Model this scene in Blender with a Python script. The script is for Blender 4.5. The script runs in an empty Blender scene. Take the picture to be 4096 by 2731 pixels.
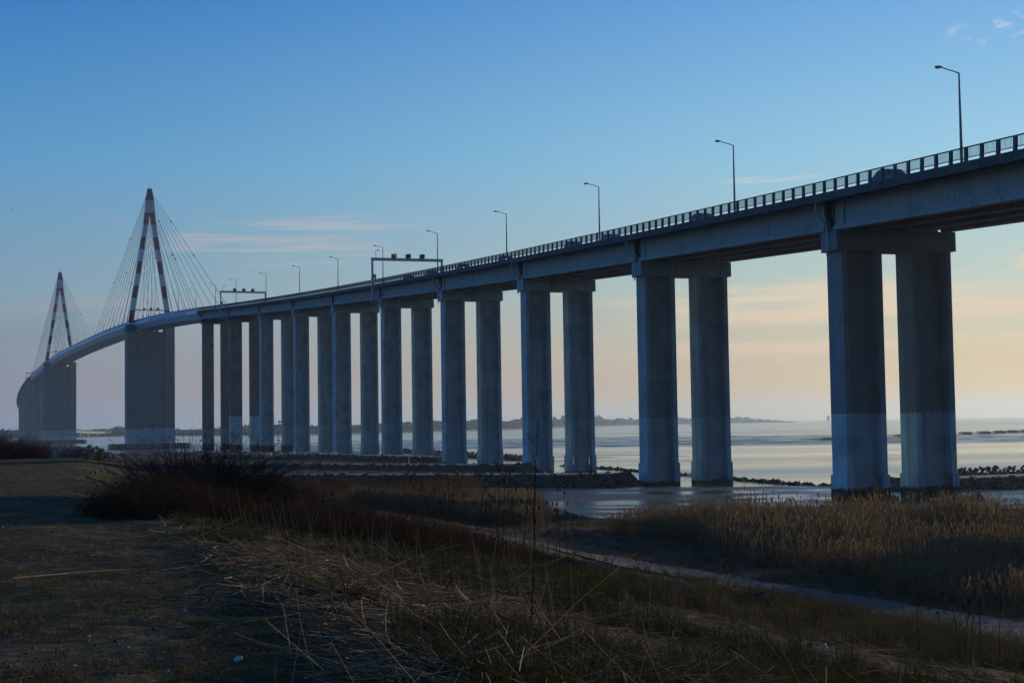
import bpy, bmesh, math, random
import numpy as np
from mathutils import Matrix, Vector
random.seed(7); rng=np.random.default_rng(11)
C=bpy.context.scene.collection
sc=bpy.context.scene
SUN_AZ=math.radians(50); SUN_EL=math.radians(7.5)
# ------------------------------------------------------------------ camera
CZ=10.0; HAZE=0.000115
ROLL=0.0150; PITCH=math.atan(328.7/5921)
cam=bpy.data.cameras.new('camera'); co=bpy.data.objects.new('camera',cam); C.objects.link(co)
cam.sensor_width=36; cam.sensor_fit='HORIZONTAL'; cam.lens=5921/4096*36
cam.clip_start=0.1; cam.clip_end=60000
f_=Vector((0,math.cos(PITCH),math.sin(PITCH))); u_=Vector((0,-math.sin(PITCH),math.cos(PITCH))); r_=Vector((1,0,0))
cr,sr=math.cos(ROLL),math.sin(ROLL)
rr=r_*cr-u_*sr; uu=u_*cr+r_*sr
M=Matrix(((rr.x,uu.x,-f_.x,0),(rr.y,uu.y,-f_.y,0),(rr.z,uu.z,-f_.z,CZ),(0,0,0,1)))
co.matrix_world=M; sc.camera=co
# ------------------------------------------------------------------ render / light
sc.view_settings.view_transform='Standard'; sc.view_settings.look='None'
sc.view_settings.exposure=0.0; sc.view_settings.gamma=1.0
sc.render.engine='CYCLES'
sc.cycles.use_denoising=True
sc.cycles.max_bounces=8; sc.cycles.volume_bounces=1; sc.cycles.transparent_max_bounces=8
sc.cycles.sample_clamp_indirect=4.0
sl=bpy.data.lights.new('sun','SUN'); sl.energy=4.4; sl.angle=math.radians(0.6); sl.color=(1.0,0.76,0.46)
so=bpy.data.objects.new('sun',sl); C.objects.link(so)
sd=Vector((math.sin(SUN_AZ)*math.cos(SUN_EL),math.cos(SUN_AZ)*math.cos(SUN_EL),math.sin(SUN_EL)))
so.rotation_euler=(-sd).to_track_quat('-Z','Y').to_euler(); so.location=(200,200,150)

# ------------------------------------------------------------------ node helpers
class NT:
    def __init__(s,tree): s.t=tree; s.n=tree.nodes; s.l=tree.links
    def new(s,typ,**kw):
        n=s.n.new(typ)
        for k,v in kw.items(): setattr(n,k,v)
        return n
    def put(s,sock,v):
        if isinstance(v,bpy.types.NodeSocket): s.l.new(v,sock)
        else: sock.default_value=v
    def math(s,op,a,b=None,c=None,clamp=False):
        n=s.new('ShaderNodeMath',operation=op); n.use_clamp=clamp
        s.put(n.inputs[0],a)
        if b is not None: s.put(n.inputs[1],b)
        if c is not None: s.put(n.inputs[2],c)
        return n.outputs[0]
    def mix(s,f,a,b,blend='MIX',clampf=True):
        n=s.new('ShaderNodeMix',data_type='RGBA',blend_type=blend); n.clamp_factor=clampf
        s.put(n.inputs[0],f); s.put(n.inputs[6],a); s.put(n.inputs[7],b); return n.outputs[2]
    def ss(s,x,a,b):   # smoothstep map a..b -> 0..1
        n=s.new('ShaderNodeMapRange',interpolation_type='SMOOTHSTEP')
        s.put(n.inputs[0],x); n.inputs[1].default_value=a; n.inputs[2].default_value=b; return n.outputs[0]
    def lin(s,x,a,b,c=0.0,d=1.0):
        n=s.new('ShaderNodeMapRange'); s.put(n.inputs[0],x)
        for i,v in zip((1,2,3,4),(a,b,c,d)): n.inputs[i].default_value=v
        return n.outputs[0]
    def noise(s,vec,scale,detail=4,rough=.55,dist=0.0,out=0):
        n=s.new('ShaderNodeTexNoise'); s.put(n.inputs['Vector'],vec); n.inputs['Scale'].default_value=scale
        n.inputs['Detail'].default_value=detail; n.inputs['Roughness'].default_value=rough; n.inputs['Distortion'].default_value=dist
        return n.outputs[out]
    def scale(s,vec,v):
        n=s.new('ShaderNodeMapping'); s.put(n.inputs[0],vec); n.inputs['Scale'].default_value=v; return n.outputs[0]
    def xyz(s,v):
        n=s.new('ShaderNodeSeparateXYZ'); s.put(n.inputs[0],v); return n.outputs
    def comb(s,x,y,z):
        n=s.new('ShaderNodeCombineXYZ'); s.put(n.inputs[0],x); s.put(n.inputs[1],y); s.put(n.inputs[2],z); return n.outputs[0]
    def ramp(s,f,stops,interp='LINEAR'):
        n=s.new('ShaderNodeValToRGB'); n.color_ramp.interpolation=interp
        e=n.color_ramp.elements
        while len(e)<len(stops): e.new(0.5)
        for i,(p,c) in enumerate(stops): e[i].position=p; e[i].color=tuple(c)+((1,) if len(c)==3 else ())
        s.put(n.inputs[0],f); return n.outputs[0]
    def bump(s,h,strength=.3,dist=.1,normal=None):
        n=s.new('ShaderNodeBump'); n.inputs['Strength'].default_value=strength; n.inputs['Distance'].default_value=dist
        s.put(n.inputs['Height'],h)
        if normal is not None: s.put(n.inputs['Normal'],normal)
        return n.outputs[0]
def srgb(r,g,b):
    f=lambda c:(c/255/12.92) if c/255<=.04045 else ((c/255+.055)/1.055)**2.4
    return (f(r),f(g),f(b))
# ------------------------------------------------------------------ world: evening sky
W=bpy.data.worlds.new('World'); sc.world=W; W.use_nodes=True
t=NT(W.node_tree); t.n.clear()
tc=t.new('ShaderNodeTexCoord').outputs['Generated']
X,Y,Z=t.xyz(tc)[0:3]
el=t.math('MULTIPLY',t.math('ARCSINE',Z),180/math.pi)          # degrees
az=t.math('MULTIPLY',t.math('ARCTAN2',X,Y),180/math.pi)
SKYMODE='grad'
sky=t.new('ShaderNodeTexSky',sky_type='NISHITA'); sky.sun_disc=False
sky.sun_elevation=SUN_EL; sky.sun_rotation=SUN_AZ; sky.air_density=1.0; sky.dust_density=2.0; sky.ozone_density=3.0
sky_col=t.mix(1.0,sky.outputs[0],(0.075,0.075,0.075,1),'MULTIPLY')
# sky colour by elevation, away from the sun (left) and towards it (right); Nishita shares in it
e01=t.lin(el,0,60)
P=[0,2/60,5/60,10/60,16/60,40/60,1.0]
L=[(148,140,150),(138,143,160),(132,163,182),(90,156,204),(48,122,194),(44,100,168),(32,70,134)]
R=[(252,198,126),(232,202,150),(196,210,196),(154,208,234),(108,172,232),(66,120,200),(36,82,160)]
rl=t.ramp(e01,[(p,srgb(*c)) for p,c in zip(P,L)])
rrp=t.ramp(e01,[(p,srgb(*c)) for p,c in zip(P,R)])
side=t.ss(az,-26,24)
grad=t.mix(side,rl,rrp)
# dimmer, bluer sky behind the camera
wr=t.math('ABSOLUTE',t.math('SUBTRACT',az,160)); wr=t.math('MINIMUM',wr,t.math('SUBTRACT',360,wr))
back=t.math('MULTIPLY',t.math('SUBTRACT',1.0,t.ss(wr,48,98)),t.math('SUBTRACT',1.0,t.ss(el,35,75)))
grad=t.mix(back,grad,t.mix(1.0,grad,(0.24,0.37,0.50,1),'MULTIPLY'))
lb=t.math('ABSOLUTE',t.math('ADD',az,88)); lb=t.math('MULTIPLY',t.math('SUBTRACT',1.0,t.ss(lb,22,62)),t.math('SUBTRACT',1.0,t.ss(el,40,80)))  # added glow: unseen left sky brightened to light the piers' left faces
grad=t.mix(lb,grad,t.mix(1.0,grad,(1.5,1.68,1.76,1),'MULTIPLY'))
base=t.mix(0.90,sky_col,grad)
# thin evening cloud streaks
def cloud(azc,elc,wa,we,tilt,sx,sy,seed,lo,hi):
    da=t.math('SUBTRACT',az,azc); de=t.math('SUBTRACT',t.math('SUBTRACT',el,elc),t.math('MULTIPLY',da,tilt))
    g=t.math('ADD',t.math('POWER',t.math('DIVIDE',da,wa),2),t.math('POWER',t.math('DIVIDE',de,we),2))
    m=t.math('SUBTRACT',1.0,t.ss(g,0.15,1.0))
    v=t.comb(t.math('MULTIPLY',az,sx),t.math('MULTIPLY',t.math('SUBTRACT',el,t.math('MULTIPLY',da,tilt)),sy),seed)
    n=t.noise(v,1.0,5,.55,.35)
    return t.math('MULTIPLY',m,t.ss(n,lo,hi))
cl=[(cloud(-9.2,6.9,5.6,1.25,0.02,.12,2.6,3.1,.44,.72),.5,(206,188,182)),
    (cloud(-6.6,7.75,4.0,.42,0.03,.16,3.6,9.3,.42,.7),.45,(212,196,188)),
    (cloud(-15,4.2,8.0,1.0,0.0,.1,1.8,5.3,.45,.75),.42,(196,164,168)),
    (cloud(14.0,4.5,12.0,1.1,0.0,.12,1.9,17.7,.40,.60),.8,(230,208,180)),
    (cloud(15.0,3.2,13.0,1.5,0.0,.10,2.0,27.1,.42,.62),.65,(234,204,172)),
    (cloud(4.0,3.6,10.0,1.6,0.0,.10,2.2,37.9,.45,.75),.40,(214,190,176)),
    (cloud(10.0,9.15,2.4,.16,0.03,.5,3.5,41.2,.25,.7),.55,(222,214,208)),
    (cloud(18.6,14.0,2.4,.75,0.06,.9,2.4,63.5,.47,.66),.75,(214,214,222)),
    (cloud(19.2,5.9,1.6,.6,0.1,.8,2.6,71.5,.42,.64),.8,(232,206,176)),
    (cloud(-16.5,7.6,2.6,.5,0.0,.5,2.4,83.5,.52,.72),.35,(190,170,180)),
    (cloud(0,2.0,30,1.2,0.0,.07,1.9,91.5,.42,.8),.25,(176,160,170))]
for m,a,c in cl:
    base=t.mix(t.math('MULTIPLY',m,a),base,tuple(srgb(*c))+(1,))
bg=t.new('ShaderNodeBackground'); wo=t.new('ShaderNodeOutputWorld')
t.l.new(base,bg.inputs[0]); bg.inputs[1].default_value=1.0; t.l.new(bg.outputs[0],wo.inputs[0])
# ------------------------------------------------------------------ materials
def mat(name):
    m=bpy.data.materials.new(name); m.use_nodes=True; k=NT(m.node_tree); k.n.clear()
    o=k.new('ShaderNodeOutputMaterial'); b=k.new('ShaderNodeBsdfPrincipled'); k.l.new(b.outputs[0],o.inputs[0])
    return m,k,b,o
def plain(name,c,rough=.6,metal=0.0,var=.25,scale=1.5,spec=.4):
    m,k,b,o=mat(name); g=k.new('ShaderNodeTexCoord').outputs['Object']
    n=k.noise(g,scale,4)
    k.put(b.inputs['Base Color'],k.mix(n,tuple(x*(1-var) for x in c)+(1,),tuple(min(1,x*(1+var)) for x in c)+(1,)))
    b.inputs['Roughness'].default_value=rough; b.inputs['Metallic'].default_value=metal; b.inputs['Specular IOR Level'].default_value=spec
    return m
def concrete(name,c,banded=False,patchy=0.0,streak=1.0,seg=False):
    m,k,b,o=mat(name)
    tcn=k.new('ShaderNodeTexCoord').outputs['Object']
    geo=k.new('ShaderNodeNewGeometry'); P=geo.outputs['Position']
    z=k.xyz(P)[2]
    big=k.noise(P,.35,5,.6); fine=k.noise(tcn,6,4,.6)
    st=k.noise(k.scale(tcn,(2.6,2.6,.07)),1.0,5,.65)        # rain streaks
    v=k.math('ADD',k.math('MULTIPLY',big,.5),k.math('MULTIPLY',st,.35*streak))
    v=k.math('ADD',v,k.math('MULTIPLY',fine,.15))
    v=k.ss(v,.34,.66)
    col=k.mix(v,tuple(x*.72 for x in c)+(1,),tuple(x*1.22 for x in c)+(1,))
    # shuttering lifts: faint joints every 3.4 m, each lift its own tone
    lift=k.math('DIVIDE',k.xyz(tcn)[2],3.4)
    fr=k.math('FRACT',lift); wn=k.new('ShaderNodeTexWhiteNoise',noise_dimensions='1D'); k.put(wn.inputs['W'],k.math('FLOOR',lift))
    col=k.mix(k.math('MULTIPLY',wn.outputs[0],.16),col,tuple(x*.5 for x in c)+(1,))
    j=k.math('LESS_THAN',fr,.018)
    col=k.mix(k.math('MULTIPLY',j,.35),col,(c[0]*.3,c[1]*.3,c[2]*.3,1))
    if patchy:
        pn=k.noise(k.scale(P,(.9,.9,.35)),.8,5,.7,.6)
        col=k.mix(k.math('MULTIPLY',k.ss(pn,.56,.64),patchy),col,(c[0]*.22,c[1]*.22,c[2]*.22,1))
    if seg:
        sy=k.math('DIVIDE',k.xyz(tcn)[1],2.112); sw=k.new('ShaderNodeTexWhiteNoise',noise_dimensions='1D'); k.put(sw.inputs['W'],k.math('FLOOR',sy)); col=k.mix(k.math('MULTIPLY',sw.outputs[0],.4),col,(c[0]*.45,c[1]*.45,c[2]*.45,1)); col=k.mix(k.math('LESS_THAN',k.math('FRACT',sy),.02),col,(.012,.012,.012,1))
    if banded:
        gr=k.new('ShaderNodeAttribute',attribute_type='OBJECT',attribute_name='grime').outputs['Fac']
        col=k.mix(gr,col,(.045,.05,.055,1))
        at=k.new('ShaderNodeAttribute',attribute_type='OBJECT',attribute_name='coat_top')
        ct=at.outputs['Fac']
        ac=k.new('ShaderNodeAttribute',attribute_type='OBJECT',attribute_name='coat_tone').outputs['Fac']
        at2=k.new('ShaderNodeAttribute',attribute_type='OBJECT',attribute_name='tide_top').outputs['Fac']
        cn=k.math('MULTIPLY',k.math('SUBTRACT',st,.5),.5); coat=k.math('MULTIPLY',k.math('MULTIPLY',k.ss(k.math('SUBTRACT',k.math('ADD',ct,cn),z),-.03,.03),ac),k.lin(big,.3,.7,.8,1.0))
        col=k.mix(coat,col,k.mix(v,(.29,.44,.47,1),(.40,.57,.60,1)))
        edge=k.math('ADD',at2,k.math('MULTIPLY',k.math('SUBTRACT',k.noise(P,1.4,4),.5),1.1))
        td=k.ss(k.math('SUBTRACT',edge,z),-.1,.22)
        col=k.mix(td,col,(.010,.014,.012,1))
    rs=k.noise(k.scale(tcn,(1.1,1.1,.035)),1.0,6,.7,.2); col=k.mix(k.math('MULTIPLY',k.ss(rs,.56,.64),.40),col,(c[0]*.38,c[1]*.36,c[2]*.34,1))
    bl=k.new('ShaderNodeTexWhiteNoise',noise_dimensions='3D'); k.put(bl.inputs['Vector'],k.comb(k.math('FLOOR',k.math('MULTIPLY',k.math('ADD',k.xyz(tcn)[0],k.xyz(tcn)[1]),.55)),k.math('FLOOR',k.math('DIVIDE',k.xyz(tcn)[2],1.7)),2.0))
    col=k.mix(k.math('MULTIPLY',k.math('GREATER_THAN',bl.outputs[0],.86),.30),col,(c[0]*.5,c[1]*.5,c[2]*.5,1))
    k.put(b.inputs['Base Color'],col); b.inputs['Roughness'].default_value=.85; b.inputs['Specular IOR Level'].default_value=.25
    k.put(b.inputs['Normal'],k.bump(k.math('ADD',fine,k.math('MULTIPLY',st,.6)),.25,.04))
    return m
MT={}
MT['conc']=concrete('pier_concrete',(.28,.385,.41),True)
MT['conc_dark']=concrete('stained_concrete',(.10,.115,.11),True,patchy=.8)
MT['girder']=concrete('girder_concrete',(.25,.265,.26),streak=2.0)
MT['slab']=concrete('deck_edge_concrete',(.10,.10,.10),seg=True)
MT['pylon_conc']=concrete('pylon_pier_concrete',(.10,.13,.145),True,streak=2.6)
MT['asphalt']=plain('asphalt',(.05,.05,.052),.9)
MT['rail']=plain('dark_railing',(.055,.055,.06),.55)
MT['post']=plain('railing_post',(.10,.10,.105),.7)
MT['steel']=plain('galvanised_steel',(.40,.42,.44),.45,.35)
MT['pole']=plain('lamp_pole_steel',(.12,.12,.13),.5,.3)
MT['lens']=plain('lamp_glass',(.35,.36,.36),.25)
MT['black']=plain('signal_housing',(.018,.018,.02),.5)
MT['boxw']=plain('white_deck_steel',(.62,.66,.68),.45,.0,.10,.3)
MT['boxb']=plain('blue_parapet',(.02,.11,.46),.45,.0,.2,.6)
MT['under']=plain('deck_underside',(.36,.37,.36),.55,.0,.15,.4)
MT['cable']=plain('stay_cable',(.07,.075,.085),.5)
MT['tyre']=plain('tyre_rubber',(.012,.012,.012),.8)
MT['glass']=plain('car_glass',(.02,.03,.035),.05,0,.05,1,.8)
MT['bag']=plain('white_plastic',(.26,.27,.28),.4,0,.1,30)
MT['driftwood']=plain('pale_driftwood',(.34,.32,.28),.8,0,.3,20)
MT['cane']=plain('dry_cane',(.36,.22,.10),.7,0,.3,40)
MT['rust']=plain('rusty_float',(.16,.07,.04),.7,0,.4,3)
MT['buoy']=plain('buoy_green',(.03,.09,.06),.5)
MT['housew']=plain('white_render',(.62,.60,.56),.8,0,.1,.3)
MT['houser']=plain('slate_roof',(.10,.10,.12),.8,0,.2,.5)
MT['bird']=plain('bird_feathers',(.03,.03,.03),.8)
MT['tarp']=plain('blue_sheeting',(.03,.10,.30),.5,0,.2,.3)
MT['caisson']=None
def emis(name,c,s):
    m=bpy.data.materials.new(name); m.use_nodes=True; k=NT(m.node_tree); k.n.clear()
    o=k.new('ShaderNodeOutputMaterial'); e=k.new('ShaderNodeEmission'); e.inputs[0].default_value=c+(1,); e.inputs[1].default_value=s
    k.l.new(e.outputs[0],o.inputs[0]); return m
MT['redx']=emis('red_cross_light',(1,.03,.05),.55)
MT['headl']=emis('headlight',(1,.95,.85),2.2)
MT['taill']=emis('amber_light',(1,.35,.08),2.0)
def pylon_paint():
    m,k,b,o=mat('red_white_paint')
    geo=k.new('ShaderNodeNewGeometry'); z=k.xyz(geo.outputs['Position'])[2]
    i=k.math('FLOOR',k.math('DIVIDE',k.math('SUBTRACT',126.4,z),5.93))
    odd=k.math('MODULO',i,2.0)
    n=k.noise(geo.outputs['Position'],.5,4)
    red=k.mix(n,(.22,.004,.018,1),(.28,.006,.024,1)); wh=k.mix(n,(.62,.63,.65,1),(.74,.75,.76,1))
    k.put(b.inputs['Base Color'],k.mix(odd,red,wh)); b.inputs['Roughness'].default_value=.5; return m
MT['pylon']=pylon_paint()
def sheetpile():
    m,k,b,o=mat('sheet_piling')
    oc=k.new('ShaderNodeTexCoord').outputs['Object']; x=k.xyz(oc)[0]
    w=k.math('SINE',k.math('MULTIPLY',x,2*math.pi/1.2))
    geo=k.new('ShaderNodeNewGeometry'); z=k.xyz(geo.outputs['Position'])[2]
    n=k.noise(oc,.8,5,.6)
    c=k.mix(n,(.05,.055,.05,1),(.11,.11,.10,1)); 
    k.put(b.inputs['Base Color'],k.mix(k.ss(z,1.4,.9),c,(.012,.016,.014,1)))
    k.put(b.inputs['Normal'],k.bump(w,.9,.25)); b.inputs['Roughness'].default_value=.8; return m
MT['piling']=sheetpile()
def caisson():
    m,k,b,o=mat('cream_cladding')
    oc=k.new('ShaderNodeTexCoord').outputs['Object']; x,y,z_=k.xyz(oc)[0:3]
    w=k.math('SINE',k.math('MULTIPLY',k.math('ADD',x,y),2*math.pi/1.5))
    wn=k.new('ShaderNodeTexWhiteNoise',noise_dimensions='1D'); k.put(wn.inputs['W'],k.math('FLOOR',k.math('DIVIDE',k.math('ADD',x,y),.75)))
    c=k.mix(wn.outputs[0],(.42,.41,.36,1),(.70,.68,.60,1))
    k.put(b.inputs['Base Color'],c); k.put(b.inputs['Normal'],k.bump(w,.8,.2)); b.inputs['Roughness'].default_value=.8; return m
MT['caisson']=caisson()
def stone(name,c1,c2):
    m,k,b,o=mat(name); geo=k.new('ShaderNodeNewGeometry')
    rnd=geo.outputs['Random Per Island']
    n=k.noise(geo.outputs['Position'],3.0,5,.65)
    c=k.mix(k.math('ADD',k.math('MULTIPLY',rnd,.6),k.math('MULTIPLY',n,.4)),c1+(1,),c2+(1,))
    z=k.xyz(geo.outputs['Position'])[2]
    c=k.mix(k.ss(z,2.75,2.35),c,(.018,.022,.016,1))           # weed below the tide line
    k.put(b.inputs['Base Color'],c); b.inputs['Roughness'].default_value=.85; b.inputs['Specular IOR Level'].default_value=.3
    k.put(b.inputs['Normal'],k.bump(n,.4,.08)); return m
MT['stone']=stone('riprap_stone',(.035,.04,.045),(.17,.175,.18))
MT['stone_dark']=stone('wet_stone',(.018,.018,.017),(.065,.066,.062))
MT['stone_pale']=stone('pale_boulder',(.30,.22,.16),(.50,.40,.32))
def ground_mat():
    m,k,b,o=mat('rough_grass_soil'); geo=k.new('ShaderNodeNewGeometry'); P=geo.outputs['Position']
    a=k.noise(P,.35,6,.62); f=k.noise(P,4.5,6,.7); g=k.noise(P,.9,4,.6,.3)
    c=k.mix(k.ss(a,.35,.65),(.040,.037,.017,1),(.072,.056,.029,1))
    c=k.mix(k.ss(g,.52,.68),c,(.055,.072,.024,1))
    c=k.mix(k.math('MULTIPLY',k.ss(f,.48,.66),.95),c,(.16,.128,.075,1))
    # bare ochre soil on steep faces
    nz=k.xyz(geo.outputs['Normal'])[2]
    c=k.mix(k.math('MULTIPLY',k.ss(nz,.93,.80),.8),c,(.12,.070,.032,1))
    mk=k.new('ShaderNodeAttribute',attribute_name='lowland').outputs['Fac']
    low=k.mix(k.ss(a,.4,.62),(.028,.024,.014,1),(.070,.050,.028,1))
    low=k.mix(k.math('MULTIPLY',k.ss(f,.5,.75),.7),low,(.10,.08,.05,1))
    c=k.mix(mk,c,low)
    k.put(b.inputs['Base Color'],c); b.inputs['Roughness'].default_value=.95; b.inputs['Specular IOR Level'].default_value=.1
    h=k.math('ADD',k.math('MULTIPLY',f,.7),k.math('MULTIPLY',k.noise(P,18,4,.7),.45))
    k.put(b.inputs['Normal'],k.bump(h,.9,.14)); return m
MT['ground']=ground_mat()
def gravel():
    m,k,b,o=mat('pale_gravel'); geo=k.new('ShaderNodeNewGeometry'); P=geo.outputs['Position']
    v=k.new('ShaderNodeTexVoronoi'); k.put(v.inputs['Vector'],P); v.inputs['Scale'].default_value=16
    f=k.noise(P,2.2,6,.7)
    c=k.mix(k.xyz(v.outputs['Color'])[0],(.046,.042,.036,1),(.15,.138,.12,1)); c=k.mix(k.ss(f,.35,.62),c,(.05,.048,.045,1))
    k.put(b.inputs['Base Color'],c); b.inputs['Roughness'].default_value=.9
    k.put(b.inputs['Normal'],k.bump(v.outputs['Distance'],.7,.05)); return m
MT['gravel']=gravel()
MT['causeway']=plain('causeway_gravel',(.075,.072,.066),.95,0,.5,1.2)
def mud():
    m,k,b,o=mat('wet_mud'); geo=k.new('ShaderNodeNewGeometry'); P=geo.outputs['Position']
    pat=k.noise(k.scale(P,(.05,.16,.3)),1.0,7,.62,.5); f=k.noise(P,1.8,6,.65)
    c=k.mix(f,(.016,.020,.022,1),(.042,.044,.042,1))
    k.put(b.inputs['Base Color'],c)
    k.put(b.inputs['Roughness'],k.lin(k.ss(pat,.42,.58),0,1,.16,.62)); b.inputs['Specular IOR Level'].default_value=.5
    h=k.math('ADD',k.math('MULTIPLY',k.noise(k.scale(P,(.7,1.6,1)),1.0,6,.68),1.0),k.math('MULTIPLY',f,.35))
    k.put(b.inputs['Normal'],k.bump(h,.55,.16)); return m
MT['mud']=mud()
def water(name,sc_,st,rough=.06,col=(.012,.022,.026)):
    m,k,b,o=mat(name); geo=k.new('ShaderNodeNewGeometry'); P=geo.outputs['Position']
    h=k.math('ADD',k.noise(k.scale(P,(.35*sc_,1.0*sc_,1)),1.0,5,.6),k.math('MULTIPLY',k.noise(k.scale(P,(.03*sc_,.10*sc_,1)),1.0,4,.6),3.0))
    b.inputs['Base Color'].default_value=col+(1,); b.inputs['Roughness'].default_value=rough; b.inputs['IOR'].default_value=1.33
    big=k.noise(k.scale(P,(.004,.02,1)),1.0,4,.6)
    k.put(b.inputs['Roughness'],k.lin(big,.35,.65,rough,rough+.16))
    k.put(b.inputs['Normal'],k.bump(h,st,.30)); return m
MT['water']=water('estuary_water',.5,.22,.07,(.03,.05,.055))
MT['pool']=water('pool_water',2.0,.08,.04)
def leafy(name,cols,trans=.35,rough=.8):
    m=bpy.data.materials.new(name); m.use_nodes=True; k=NT(m.node_tree); k.n.clear()
    o=k.new('ShaderNodeOutputMaterial'); geo=k.new('ShaderNodeNewGeometry'); r=geo.outputs['Random Per Island']
    big=k.noise(geo.outputs['Position'],.16,3,.6)
    n=len(cols); c=k.ramp(k.math('ADD',k.math('MULTIPLY',r,.6),k.math('MULTIPLY',big,.4)),[(i/(n-1),cc) for i,cc in enumerate(cols)])
    d=k.new('ShaderNodeBsdfDiffuse'); tr=k.new('ShaderNodeBsdfTranslucent'); mx=k.new('ShaderNodeMixShader'); mx.inputs[0].default_value=trans
    k.put(d.inputs[0],c); k.put(tr.inputs[0],c); k.l.new(d.outputs[0],mx.inputs[1]); k.l.new(tr.outputs[0],mx.inputs[2]); k.l.new(mx.outputs[0],o.inputs[0]); return m
MT['reed_stem']=leafy('reed_straw',[(.085,.06,.032),(.17,.12,.06),(.13,.085,.042),(.22,.16,.085)],.3)
MT['reed_plume']=leafy('reed_plume',[(.085,.068,.040),(.19,.148,.09),(.13,.10,.06),(.27,.215,.135)],.40)
MT['reed_brown']=leafy('rust_reed',[(.045,.028,.015),(.11,.062,.032),(.075,.045,.022),(.16,.095,.05)],.35)
MT['grass_dry']=leafy('dry_grass',[(.040,.036,.018),(.085,.070,.038),(.055,.052,.025),(.12,.098,.056)],.25)
MT['grass_green']=leafy('dark_grass',[(.018,.023,.009),(.040,.043,.017),(.062,.055,.026)],.25)
MT['straw']=leafy('dead_straw',[(.03,.023,.013),(.16,.12,.065),(.42,.32,.19),(.06,.044,.025),(.29,.215,.12),(.022,.017,.011)],.12)
MT['twig']=leafy('bramble_twig',[(.018,.013,.010),(.046,.030,.019),(.085,.056,.034)],.0)
MT['scrub']=leafy('scrub_leaf',[(.016,.017,.009),(.03,.024,.012),(.045,.03,.015)],.2)
MT['tree']=leafy('far_foliage',[(.06,.09,.08),(.09,.12,.10),(.08,.095,.085)],.2)
MT['teasel']=leafy('teasel_stem',[(.03,.022,.014),(.06,.042,.025)],.0)
# ------------------------------------------------------------------ mesh builder
class MB:
    def __init__(s): s.v=[]; s.f=[]; s.mi=[]; s.m=0
    def add(s,vs,fs):
        o=len(s.v); s.v+= [tuple(v) for v in vs]; s.f+=[tuple(i+o for i in f) for f in fs]; s.mi+=[s.m]*len(fs)
    def box(s,x0,x1,y0,y1,z0,z1):
        s.add([(x0,y0,z0),(x1,y0,z0),(x1,y1,z0),(x0,y1,z0),(x0,y0,z1),(x1,y0,z1),(x1,y1,z1),(x0,y1,z1)],
              [(0,3,2,1),(4,5,6,7),(0,1,5,4),(1,2,6,5),(2,3,7,6),(3,0,4,7)])
    def prism_z(s,poly,z0,z1,poly2=None):
        n=len(poly); p2=poly2 or poly
        s.add([(x,y,z0) for x,y in poly]+[(x,y,z1) for x,y in p2],[tuple(range(n))[::-1],tuple(range(n,2*n))]+[(i,(i+1)%n,(i+1)%n+n,i+n) for i in range(n)])
    def prism_y(s,poly,y0,y1):   # poly in (x,z), counter-clockwise seen from -y
        n=len(poly)
        s.add([(x,y0,z) for x,z in poly]+[(x,y1,z) for x,z in poly],[tuple(range(n)),tuple(range(n,2*n))[::-1]]+[(i,i+n,(i+1)%n+n,(i+1)%n) for i in range(n)])
    def prism_x(s,poly,x0,x1):   # poly in (y,z)
        n=len(poly)
        s.add([(x0,y,z) for y,z in poly]+[(x1,y,z) for y,z in poly],[tuple(range(n))[::-1],tuple(range(n,2*n))]+[(i,(i+1)%n,(i+1)%n+n,i+n) for i in range(n)])
    def tube(s,pts,r,n=6,cap=True):
        pts=[Vector(p) for p in pts]; rs=r if isinstance(r,(list,tuple)) else [r]*len(pts)
        vs=[];fs=[]
        for i,p in enumerate(pts):
            d=(pts[min(i+1,len(pts)-1)]-pts[max(i-1,0)]).normalized()
            a=Vector((0,0,1)) if abs(d.z)<.9 else Vector((1,0,0))
            e1=d.cross(a).normalized(); e2=d.cross(e1)
            for j in range(n):
                w=2*math.pi*j/n; vs.append(p+(e1*math.cos(w)+e2*math.sin(w))*rs[i])
        for i in range(len(pts)-1):
            for j in range(n): fs.append((i*n+j,i*n+(j+1)%n,(i+1)*n+(j+1)%n,(i+1)*n+j))
        if cap: fs.append(tuple(range(n))[::-1]); fs.append(tuple(range((len(pts)-1)*n,len(pts)*n)))
        s.add(vs,fs)
    def ball(s,c,rx,ry,rz,nu=10,nv=6):
        vs=[(c[0],c[1],c[2]-rz)];fs=[]
        for i in range(1,nv):
            a=math.pi*i/nv-math.pi/2
            for j in range(nu):
                w=2*math.pi*j/nu; vs.append((c[0]+rx*math.cos(a)*math.cos(w),c[1]+ry*math.cos(a)*math.sin(w),c[2]+rz*math.sin(a)))
        vs.append((c[0],c[1],c[2]+rz)); T=len(vs)-1
        for j in range(nu): fs.append((0,1+(j+1)%nu,1+j)); fs.append((T,T-nu+j,T-nu+(j+1)%nu))
        for i in range(nv-2):
            for j in range(nu):
                a=1+i*nu+j;b=1+i*nu+(j+1)%nu; fs.append((a,b,b+nu,a+nu))
        s.add(vs,fs)
    def mesh(s,name,mats,smooth=False):
        me=bpy.data.meshes.new(name); me.from_pydata(s.v,[],s.f)
        if not isinstance(mats,(list,tuple)): mats=[mats]
        for m in mats: me.materials.append(m)
        if len(mats)>1: me.polygons.foreach_set('material_index',s.mi)
        if smooth: me.polygons.foreach_set('use_smooth',[True]*len(me.polygons))
        me.update(); return me
def link(name,data,parent=None,loc=None,rot=None):
    o=bpy.data.objects.new(name,data); C.objects.link(o)
    if parent is not None: o.parent=parent
    if loc is not None: o.location=loc
    if rot is not None: o.rotation_euler=rot
    return o
def part(name,mb,mats,parent,smooth=False): return link(name,mb.mesh(name,mats,smooth),parent)
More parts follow.
